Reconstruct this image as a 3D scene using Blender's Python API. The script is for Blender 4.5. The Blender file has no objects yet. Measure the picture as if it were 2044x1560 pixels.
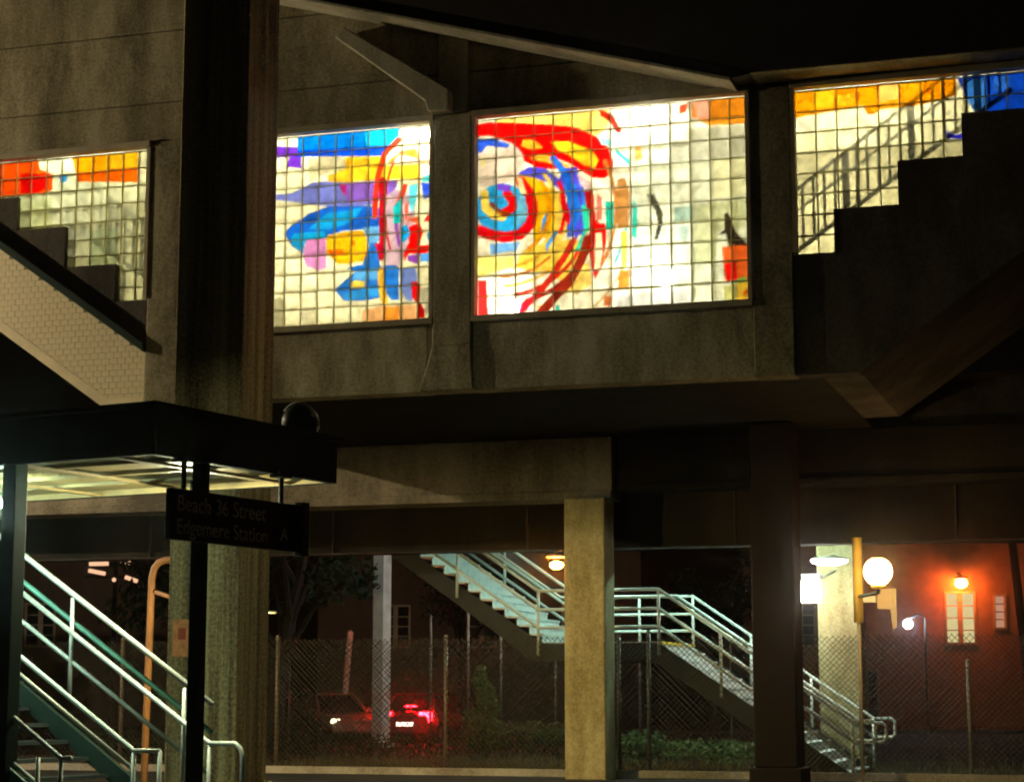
import bpy, bmesh, math, random
from mathutils import Vector, Matrix
random.seed(36)
SC = bpy.context.scene
COL = SC.collection
R = math.radians

# ---------------------------------------------------------------- camera
cam_d = bpy.data.cameras.new('camera')
cam_d.sensor_width = 36.0
cam_d.lens = 36.0 * 3935.0 / 2044.0
cam_d.clip_end = 2000
cam = bpy.data.objects.new('camera', cam_d)
COL.objects.link(cam)
cam.location = (0, 0, 1.6)
cam.rotation_euler = (R(90 + 8.61), 0, 0)
SC.camera = cam

# ---------------------------------------------------------------- night sky
wd = bpy.data.worlds.new('World')
SC.world = wd
wd.use_nodes = True
wn = wd.node_tree.nodes
wl = wd.node_tree.links
bgn = wn['Background']
sky = wn.new('ShaderNodeTexSky')
sky.sky_type = 'NISHITA'
sky.sun_disc = False
sky.sun_elevation = R(1.5)
sky.sun_rotation = R(200)
warm = wn.new('ShaderNodeMixRGB')           # light-polluted city sky: the blue is swallowed by street light
warm.blend_type = 'MULTIPLY'
warm.inputs[0].default_value = 1.0
warm.inputs[2].default_value = (1.0, 0.62, 0.38, 1)
wl.new(sky.outputs[0], warm.inputs[1])
wl.new(warm.outputs[0], bgn.inputs[0])
bgn.inputs[1].default_value = 0.0006
# the moonlight that is left, far below any lamp
sun_d = bpy.data.lights.new('moon', 'SUN')
sun_d.energy = 0.004
sun_d.angle = R(0.5)
sun_d.color = (1, .95, .88)
sun = bpy.data.objects.new('moon', sun_d)
COL.objects.link(sun)
sun.rotation_euler = (R(50), 0, R(-20))

SC.view_settings.view_transform = 'Standard'
SC.view_settings.look = 'None'
SC.view_settings.exposure = 0.0
SC.view_settings.gamma = 1.0
SC.view_settings.use_curve_mapping = False
SC.render.engine = 'CYCLES'
SC.cycles.use_denoising = True
SC.cycles.filter_width = 2.1
SC.cycles.max_bounces = 5
SC.cycles.diffuse_bounces = 3
SC.cycles.adaptive_threshold = .03
SC.cycles.transparent_max_bounces = 12
SC.cycles.sample_clamp_indirect = 4.0
SC.cycles.caustics_reflective = False
SC.cycles.caustics_refractive = False

# ---------------------------------------------------------------- frames of the place
TH = R(17.43)          # the station wall runs askew to the street
PH = R(29.0)           # the street stair and its canopy are turned a little further
def W(s, d, z=0.0):    # along the wall, behind the wall, up
    return (math.cos(TH)*s + math.sin(TH)*d, 30 - math.sin(TH)*s + math.cos(TH)*d, z)
def K(a, b, z=0.0):    # along the canopy front, behind it, up
    return (-3.303 + math.cos(PH)*a + math.sin(PH)*b, 18 - math.sin(PH)*a + math.cos(PH)*b, z)

# ---------------------------------------------------------------- materials
MATS = {}
def new_mat(name):
    m = bpy.data.materials.new(name)
    m.use_nodes = True
    MATS[name] = m
    return m, m.node_tree.nodes, m.node_tree.links
def ramp(n, stops):
    r = n.new('ShaderNodeValToRGB')
    e = r.color_ramp.elements
    e[0].position, e[0].color = stops[0][0], (*stops[0][1], 1)
    e[1].position, e[1].color = stops[-1][0], (*stops[-1][1], 1)
    for p, c in stops[1:-1]:
        x = e.new(p); x.color = (*c, 1)
    return r
def concrete(name, dark, mid, light, scale=1.0, bump=.35, streak=True, rough=.85, zs=.35):
    m, n, l = new_mat(name)
    b = n['Principled BSDF']
    tc = n.new('ShaderNodeTexCoord')
    mp = n.new('ShaderNodeMapping'); mp.inputs['Scale'].default_value = (scale, scale, scale*(zs if streak else 1))
    l.new(tc.outputs['Object'], mp.inputs[0])
    n1 = n.new('ShaderNodeTexNoise'); n1.inputs['Scale'].default_value = .9; n1.inputs['Detail'].default_value = 9; n1.inputs['Roughness'].default_value = .68
    l.new(mp.outputs[0], n1.inputs['Vector'])
    n2 = n.new('ShaderNodeTexNoise'); n2.inputs['Scale'].default_value = 22; n2.inputs['Detail'].default_value = 5
    l.new(tc.outputs['Object'], n2.inputs['Vector'])
    mx = n.new('ShaderNodeMixRGB'); mx.blend_type = 'MIX'; mx.inputs[0].default_value = .3
    l.new(n1.outputs[0], mx.inputs[1]); l.new(n2.outputs[0], mx.inputs[2])
    r = ramp(n, [(.4, dark), (.5, mid), (.6, light)])
    l.new(mx.outputs[0], r.inputs[0]); l.new(r.outputs[0], b.inputs['Base Color'])
    b.inputs['Roughness'].default_value = rough
    b.inputs['Specular IOR Level'].default_value = .5 if max(locals().get('col', (0,))) > .1 else .08
    bp = n.new('ShaderNodeBump'); bp.inputs['Strength'].default_value = bump; bp.inputs['Distance'].default_value = .02
    l.new(mx.outputs[0], bp.inputs['Height']); l.new(bp.outputs[0], b.inputs['Normal'])
    return m
def paint(name, col, rough=.5, metal=0.0, var=.25, scale=3.0, bump=.08):
    m, n, l = new_mat(name)
    b = n['Principled BSDF']
    tc = n.new('ShaderNodeTexCoord')
    n1 = n.new('ShaderNodeTexNoise'); n1.inputs['Scale'].default_value = scale; n1.inputs['Detail'].default_value = 7
    l.new(tc.outputs['Object'], n1.inputs['Vector'])
    r = ramp(n, [(.3, tuple(c*(1-var) for c in col)), (.7, tuple(min(1, c*(1+var*.6)) for c in col))])
    l.new(n1.outputs[0], r.inputs[0]); l.new(r.outputs[0], b.inputs['Base Color'])
    b.inputs['Roughness'].default_value = rough
    b.inputs['Specular IOR Level'].default_value = .5 if max(locals().get('col', (0,))) > .1 else .08
    b.inputs['Metallic'].default_value = metal
    bp = n.new('ShaderNodeBump'); bp.inputs['Strength'].default_value = bump; bp.inputs['Distance'].default_value = .01
    l.new(n1.outputs[0], bp.inputs['Height']); l.new(bp.outputs[0], b.inputs['Normal'])
    return m
def glow(name, col, strength):
    m, n, l = new_mat(name)
    n.remove(n['Principled BSDF'])
    e = n.new('ShaderNodeEmission')
    e.inputs[0].default_value = (*col, 1); e.inputs[1].default_value = strength
    l.new(e.outputs[0], n['Material Output'].inputs[0])
    return m
def leaf_mat(name, a, b_):
    m, n, l = new_mat(name)
    b = n['Principled BSDF']
    oi = n.new('ShaderNodeTexCoord')
    n1 = n.new('ShaderNodeTexNoise'); n1.inputs['Scale'].default_value = 2.5
    l.new(oi.outputs['Object'], n1.inputs['Vector'])
    r = ramp(n, [(.35, a), (.65, b_)])
    l.new(n1.outputs[0], r.inputs[0]); l.new(r.outputs[0], b.inputs['Base Color'])
    b.inputs['Roughness'].default_value = .7
    b.inputs['Specular IOR Level'].default_value = .1
    return m

concrete('wall_concrete', (.10, .085, .05), (.21, .18, .11), (.34, .3, .2), 1.3)
concrete('spandrel_concrete', (.15, .125, .075), (.29, .25, .155), (.44, .39, .27), 1.5)
concrete('pale_concrete', (.2, .18, .13), (.32, .29, .21), (.42, .38, .29), 1.2)
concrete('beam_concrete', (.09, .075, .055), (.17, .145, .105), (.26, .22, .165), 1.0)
concrete('dark_concrete', (.035, .03, .025), (.065, .055, .045), (.1, .085, .07), 1.0)  # concrete with the shade of unlit parts put into its tone
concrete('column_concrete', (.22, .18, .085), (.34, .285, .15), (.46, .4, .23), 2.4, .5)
concrete('shaded_concrete', (.008, .007, .006), (.013, .011, .009), (.022, .019, .015), 1.0)  # near-black concrete copy, shade of the undersides put into the colour
concrete('streaked_concrete', (.07, .05, .03), (.25, .2, .1), (.48, .41, .22), 4.0, .5, zs=.03)
concrete('paving', (.025, .024, .022), (.04, .038, .036), (.06, .057, .053), .8, .3, False)
concrete('kerb_stone', (.2, .18, .15), (.32, .29, .25), (.45, .41, .36), .8, .3, False)
concrete('asphalt_surface', (.03, .03, .03), (.05, .05, .048), (.07, .07, .068), 1.5, .3, False)
concrete('soil', (.03, .024, .016), (.06, .048, .032), (.09, .072, .05), 1.2, .5, False)
paint('girder_steel', (.035, .03, .027), .7)
paint('shaded_column', (.016, .011, .008), .6)  # the column's lack of light is put into this near-black colour
paint('green_steel', (.02, .035, .028), .5)
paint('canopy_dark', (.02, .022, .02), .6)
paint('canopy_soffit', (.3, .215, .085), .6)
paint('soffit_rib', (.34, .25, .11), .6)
paint('stair_white', (.62, .66, .63), .55, 0, .2, 6)
paint('stair_stringer', (.03, .035, .035), .5)
paint('green_panel', (.1, .3, .24), .45)
paint('galvanised', (.56, .6, .55), .4, .15, .15, 8)
paint('wire_metal', (.08, .07, .055), .6, .1)
paint('post_metal', (.2, .165, .13), .5, .2)
paint('safety_yellow', (.75, .5, .04), .5)
paint('yellow_pole', (.7, .5, .06), .5)
paint('orange_lit_metal', (.42, .22, .12), .5)  # orange lamplight put into the metal's colour
paint('white_column', (.8, .78, .74), .6)
paint('room_wall', (.78, .73, .58), .7, 0, .08)
paint('room_white', (.8, .78, .7), .7, 0, .06)
paint('came_metal', (.3, .29, .16), .6)
paint('frame_trim', (.3, .25, .15), .7, 0, .3)
paint('dark_rail', (.05, .048, .036), .6)
paint('tile_glaze', (.84, .7, .44), .5, 0, .2, 1.7)
paint('grout', (.4, .34, .22), .9)
paint('poster_orange', (.62, .26, .1), .8, 0, .35, 9)
paint('poster_red', (.35, .06, .03), .8)
paint('sign_black', (.012, .01, .01), .4)
paint('sign_text', (.9, .8, .74), .6, 0, .3)
paint('sign_disc', (.012, .018, .04), .4)
paint('black_plastic', (.015, .015, .015), .4)
paint('bark', (.045, .035, .026), .9, 0, .5, 12, .6)
paint('house_siding', (.34, .17, .075), .8, 0, .25, 2)
paint('dark_siding', (.11, .065, .04), .85, 0, .3, 2)
paint('house_trim', (.4, .3, .2), .7)
paint('roof_shingle', (.06, .05, .045), .9)
paint('beige_plate', (.5, .43, .3), .6)
paint('tyre_rubber', (.015, .015, .015), .8)
paint('rim_alloy', (.45, .45, .45), .3, .8)
paint('car_dark', (.25, .03, .03), .25)
paint('car_grey', (.28, .2, .14), .25)
paint('car_glass', (.01, .01, .012), .08, 0, .05)
leaf_mat('leaf_dark', (.012, .02, .008), (.035, .05, .02))
leaf_mat('leaf_green', (.05, .085, .03), (.11, .15, .06))
leaf_mat('leaf_bush', (.09, .14, .04), (.17, .22, .08))
leaf_mat('leaf_dry', (.09, .085, .035), (.17, .15, .07))

# ---------------------------------------------------------------- mesh helpers
class MB:
    def __init__(s): s.v, s.f = [], []
    def add(s, vs, fs):
        k = len(s.v); s.v += [tuple(p) for p in vs]; s.f += [tuple(i + k for i in f) for f in fs]; return s
    def box(s, x0, x1, y0, y1, z0, z1):
        return s.add([(x0,y0,z0),(x1,y0,z0),(x1,y1,z0),(x0,y1,z0),(x0,y0,z1),(x1,y0,z1),(x1,y1,z1),(x0,y1,z1)],
                     [(3,2,1,0),(4,5,6,7),(0,1,5,4),(1,2,6,5),(2,3,7,6),(3,0,4,7)])
    def prism(s, poly, y0, y1):              # polygon in x,z pushed along y
        n = len(poly)
        a = sum(poly[i][0]*poly[(i+1)%n][1] - poly[(i+1)%n][0]*poly[i][1] for i in range(n))
        if a < 0: poly = poly[::-1]
        vs = [(x,y0,z) for x,z in poly] + [(x,y1,z) for x,z in poly]
        fs = [tuple(range(n)), tuple(range(2*n-1, n-1, -1))] + [(i, i+n, (i+1)%n+n, (i+1)%n) for i in range(n)]
        return s.add(vs, fs)
    def slab(s, poly, z0, z1):               # polygon in x,y pushed along z
        n = len(poly)
        a = sum(poly[i][0]*poly[(i+1)%n][1] - poly[(i+1)%n][0]*poly[i][1] for i in range(n))
        if a < 0: poly = poly[::-1]
        vs = [(x,y,z0) for x,y in poly] + [(x,y,z1) for x,y in poly]
        fs = [tuple(range(n-1,-1,-1)), tuple(range(n,2*n))] + [(i, (i+1)%n, (i+1)%n+n, i+n) for i in range(n)]
        return s.add(vs, fs)
    def tube(s, pts, r, n=8, cap=True):
        pts = [Vector(p) for p in pts]
        rr = r if isinstance(r, (list, tuple)) else [r]*len(pts)
        rings = []
        up = None
        for i, p in enumerate(pts):
            t = (pts[min(i+1, len(pts)-1)] - pts[max(i-1, 0)]).normalized()
            if up is None:
                up = Vector((0,0,1)) if abs(t.z) < .9 else Vector((1,0,0))
            a = t.cross(up).normalized(); b = a.cross(t).normalized(); up = b
            rings.append([p + a*rr[i]*math.cos(2*math.pi*k/n) + b*rr[i]*math.sin(2*math.pi*k/n) for k in range(n)])
        k0 = len(s.v)
        s.v += [tuple(q) for ring in rings for q in ring]
        for i in range(len(pts)-1):
            for k in range(n):
                a, b = k0+i*n+k, k0+i*n+(k+1)%n
                s.f.append((a, b, b+n, a+n))
        if cap:
            s.f.append(tuple(k0+k for k in range(n))[::-1])
            s.f.append(tuple(k0+(len(pts)-1)*n+k for k in range(n)))
        return s
    def lathe(s, prof, c=(0,0,0), n=20):     # (radius, z) profile round a vertical axis
        k0 = len(s.v)
        for r, z in prof:
            for k in range(n):
                a = 2*math.pi*k/n
                s.v.append((c[0]+r*math.cos(a), c[1]+r*math.sin(a), c[2]+z))
        for i in range(len(prof)-1):
            for k in range(n):
                a, b = k0+i*n+k, k0+i*n+(k+1)%n
                s.f.append((a, b, b+n, a+n))
        s.f.append(tuple(k0+k for k in range(n))[::-1])
        s.f.append(tuple(k0+(len(prof)-1)*n+k for k in range(n)))
        return s
    def ball(s, c, r, n=20, m=12, zs=1.0):
        return s.lathe([(max(.001, r*math.sin(math.pi*i/m)), -r*zs*math.cos(math.pi*i/m)) for i in range(m+1)], c, n)
    def mesh(s, name, off=(0,0,0)):
        me = bpy.data.meshes.new(name)
        me.from_pydata([(x-off[0], y-off[1], z-off[2]) for x,y,z in s.v], [], s.f)
        me.update()
        return me
def smooth(o):
    for p in o.data.polygons: p.use_smooth = True
    return o
def bevel(o, w=.02, seg=2):
    b = o.modifiers.new('bevel', 'BEVEL'); b.width = w; b.segments = seg; b.limit_method = 'ANGLE'; b.angle_limit = R(40)
    return o
class Thing:
    def __init__(s, name, label, cat, base=(0,0,0), frame='0', group=None):
        o = bpy.data.objects.new(name, None); COL.objects.link(o)
        o.empty_display_size = .2
        if frame == 'W': o.location = W(*base); o.rotation_euler.z = -TH
        elif frame == 'K': o.location = K(*base); o.rotation_euler.z = -PH
        else: o.location = base
        o['label'] = label; o['category'] = cat
        if group: o['group'] = group
        s.o, s.base = o, base
    def part(s, name, mb, mat, parent=None, kind=None, label=None, bev=None, sm=False):
        me = mb.mesh(name, s.base)
        me.materials.append(MATS[mat])
        o = bpy.data.objects.new(name, me); COL.objects.link(o)
        o.parent = parent or s.o
        if kind: o['kind'] = kind
        if label: o['label'] = label
        if bev: bevel(o, bev)
        if sm: smooth(o)
        return o
    def piece(s, name, me, loc, parent, rot=None):         # a repeated piece that shares its mesh
        o = bpy.data.objects.new(name, me); COL.objects.link(o)
        o.parent = parent
        o.location = tuple(loc[i]-s.base[i] for i in range(3))
        if rot: o.rotation_euler = rot
        return o
def structure(name, mb, mat, kind='structure'):
    me = mb.mesh(name); me.materials.append(MATS[mat])
    o = bpy.data.objects.new(name, me); COL.objects.link(o); o['kind'] = kind
    return o

# ---------------------------------------------------------------- ground, street, pavement
structure('ground', MB().box(-400, 400, -60, 700, -.5, 0), 'soil')
structure('pavement', MB().slab([W(-40,-40)[:2], W(40,-40)[:2], W(40,6.6)[:2], W(-40,6.6)[:2]], .0, .03), 'paving')
structure('kerb', MB().slab([W(-40,6.62)[:2], W(40,6.62)[:2], W(40,6.8)[:2], W(-40,6.8)[:2]], .0, .16), 'kerb_stone')
structure('road', MB().box(-200, 200, 57, 73, .0, .012), 'asphalt_surface')
structure('far_pavement', MB().box(-200, 200, 73, 76, .0, .13), 'paving')

# ---------------------------------------------------------------- the glazed mezzanine
mez = Thing('station_mezzanine', 'concrete station mezzanine raised on columns, with coloured glass windows and stair wings', 'station', (0, 0, 6.2), 'W')
ZT, ZB = 10.53, 7.36
for i, (z0, z1) in enumerate([(10.62, 11.28), (11.3, 12.52), (12.54, 13.6), (13.62, 15.0)]):
    mez.part('wall_panel', MB().box(-13, 10.6, 0 + .01*(i % 2), .4, z0, z1), 'wall_concrete', bev=.015)
mez.part('pier', MB().box(-6.29, -5.66, -.03, .42, 6.18, 10.615), 'wall_concrete', bev=.02)
mez.part('pier', MB().box(3.77, 4.38, -.03, .42, 6.18, 10.615), 'wall_concrete', bev=.02)
post = mez.part('post', MB().box(-1.29, -.66, -.05, .42, 6.9, 10.615).prism([(-1.5,6.2),(-.62,6.2),(-.66,6.9),(-1.29,6.9)], -.06, .42), 'spandrel_concrete', bev=.02)
mez.part('pilaster', MB().box(-1.2, -.72, -.1, .02, 10.64, 12.1), 'pale_concrete', bev=.015)
mez.part('brace', MB().prism([(-.95,10.62),(-.95,10.95),(-2.75,12.15),(-2.9,12.0),(-1.35,10.8),(-1.3,10.62)], -.32, -.01), 'pale_concrete', bev=.02)
mez.part('spandrel', MB().box(-5.655, -1.4, .0, .4, 6.19, 7.25), 'spandrel_concrete', bev=.015)
mez.part('spandrel', MB().box(-.64, 3.765, .0, .4, 6.19, 7.25), 'spandrel_concrete', bev=.015)
mez.part('sill', MB().box(-5.655, -1.295, -.06, .3, 7.255, 7.355), 'frame_trim', bev=.012)
mez.part('sill', MB().box(-.655, 3.765, -.06, .3, 7.255, 7.355), 'frame_trim', bev=.012)
mez.part('lintel', MB().box(-12.5, -6.295, -.07, .1, 10.535, 10.64), 'frame_trim', bev=.012)
mez.part('lintel', MB().box(-5.655, -1.295, -.07, .1, 10.535, 10.64), 'frame_trim', bev=.012)
mez.part('lintel', MB().box(-.655, 3.765, -.07, .1, 10.535, 10.64), 'frame_trim', bev=.012)
mez.part('lintel', MB().box(4.385, 10.5, -.07, .1, 10.535, 10.64), 'frame_trim', bev=.012)
for s0, s1 in ((-.655, -.60), (3.7, 3.765), (4.385, 4.45), (-1.36, -1.295), (-6.36, -6.295), (-5.655, -5.6)):
    mez.part('jamb', MB().box(s0, s1, -.05, .12, 7.36 if -6 < s0 < 4 else 8.02 if s0 > 4 else 7.97, 10.53), 'frame_trim')
mez.part('floor_slab', MB().box(-6.6, 4.7, .41, 6.9, 6.2, 6.5), 'shaded_concrete')
mez.part('rear_wall', MB().prism([(-12.4,6.51+5.4*.6915),(-7.0,6.51),(5.31,6.51),(10.6,6.51+5.29*.6915),(10.6,11),(-12.4,11)], 5.2, 5.4), 'room_wall')
mez.part('ceiling', MB().box(-12.4, 10.6, .41, 5.4, 11.0, 11.2), 'room_white')
mez.part('end_wall', MB().box(-12.6, -12.4, .41, 5.4, 9.8, 11.2), 'room_wall')
mez.part('end_wall', MB().box(10.6, 10.8, .41, 5.4, 9.8, 11.2), 'room_wall')
SL = .65/.94
# stair wings: wall with stepped top, sloping underside
lw = [(-6.3,6.18),(-7.01,6.18),(-12.4,6.18+5.39*SL),(-12.4,10.6)]
x, z = -8.83-.94*2, 9.88+.65*1
lw += [(-10.71,10.6),(-10.71,10.53),(-9.77,10.53),(-9.77,9.88),(-8.83,9.88),(-8.83,9.3),(-7.89,9.3),(-7.89,8.6),(-6.93,8.6),(-6.93,7.96),(-6.3,7.96)]
swl = mez.part('stair_wall', MB().prism(lw, .03, .4), 'dark_concrete')
cap = [(-6.3,7.06),(-6.3,7.22),(-12.4,7.22+6.1*SL),(-12.4,7.06+6.1*SL)]
mez.part('stringer_band', MB().prism(cap, -.1, .03), 'green_steel', swl, bev=.015)
# tile cladding below the band, tile by tile along the slope
tw, tg = .145, .006
tile_me = MB().box(0, tw-tg, -.012, 0, 0, .1-tg).mesh('tile'); tile_me.materials.append(MATS['tile_glaze'])
mez.part('tile_bed', MB().prism([(-6.31,6.2),(-7.0,6.2),(-10.2,6.2+3.2*SL),(-10.2,7.05+3.89*SL),(-6.31,7.05)], .022, .03), 'grout', swl)
half_me = MB().box(0, tw/2-tg, -.012, 0, 0, .1-tg).mesh('tile'); half_me.materials.append(MATS['tile_glaze'])
rows = 0
zz = 6.205
while zz < 9.6:
    sx = -6.31 - tw - (tw/2 if rows % 2 else 0)
    while sx > -10.15:
        if sx > -6.31-1.6*tw and rows % 2: 
            if zz + .1 <= 7.06: mez.piece('tile', half_me, (-6.31-tw/2, .021, zz), swl)
        low = 6.2 + max(0, (-7.0 - sx))*SL
        top = 7.05 + (-6.31 - (sx+tw))*SL
        if zz >= low and zz + .1 <= top + .11 and sx > -9.55:
            mez.piece('tile', tile_me, (sx, .021 + random.uniform(-.0015, .0015), zz), swl)
        sx -= tw
    zz += .1; rows += 1
rw = [(4.39,6.18),(5.3,6.18),(10.6,6.18+5.3*SL),(10.6,10.6),(8.78,10.6),(8.78,9.95),(6.89,9.95),(6.89,9.31),(5.945,9.31),(5.945,8.65),(4.99,8.65),(4.99,8.0),(4.39,8.0)]
mez.part('stair_wall', MB().prism(rw, .03, .4), 'dark_concrete', label='stepped wall of the right-hand stair wing, darkened for shade')
mez.part('stair_slab', MB().prism([(4.7,6.21),(5.31,6.21),(10.6,6.21+5.29*SL),(10.6,6.5+5.29*SL),(5.31,6.5),(4.7,6.5)], .41, 5.19), 'dark_concrete')
mez.part('stair_slab', MB().prism([(-6.61,6.21),(-7.0,6.21),(-12.4,6.21+5.4*SL),(-12.4,6.5+5.4*SL),(-7.0,6.5),(-6.61,6.5)], .41, 5.19), 'shaded_concrete')
mez.part('edge_band', MB().prism([(-6.31,6.17),(-7.03,6.17),(-12.4,6.17+5.37*SL),(-12.4,6.36+5.37*SL),(-6.97,6.33),(-6.31,6.33)], .004, .029), 'tile_glaze', swl, bev=.006)

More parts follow.
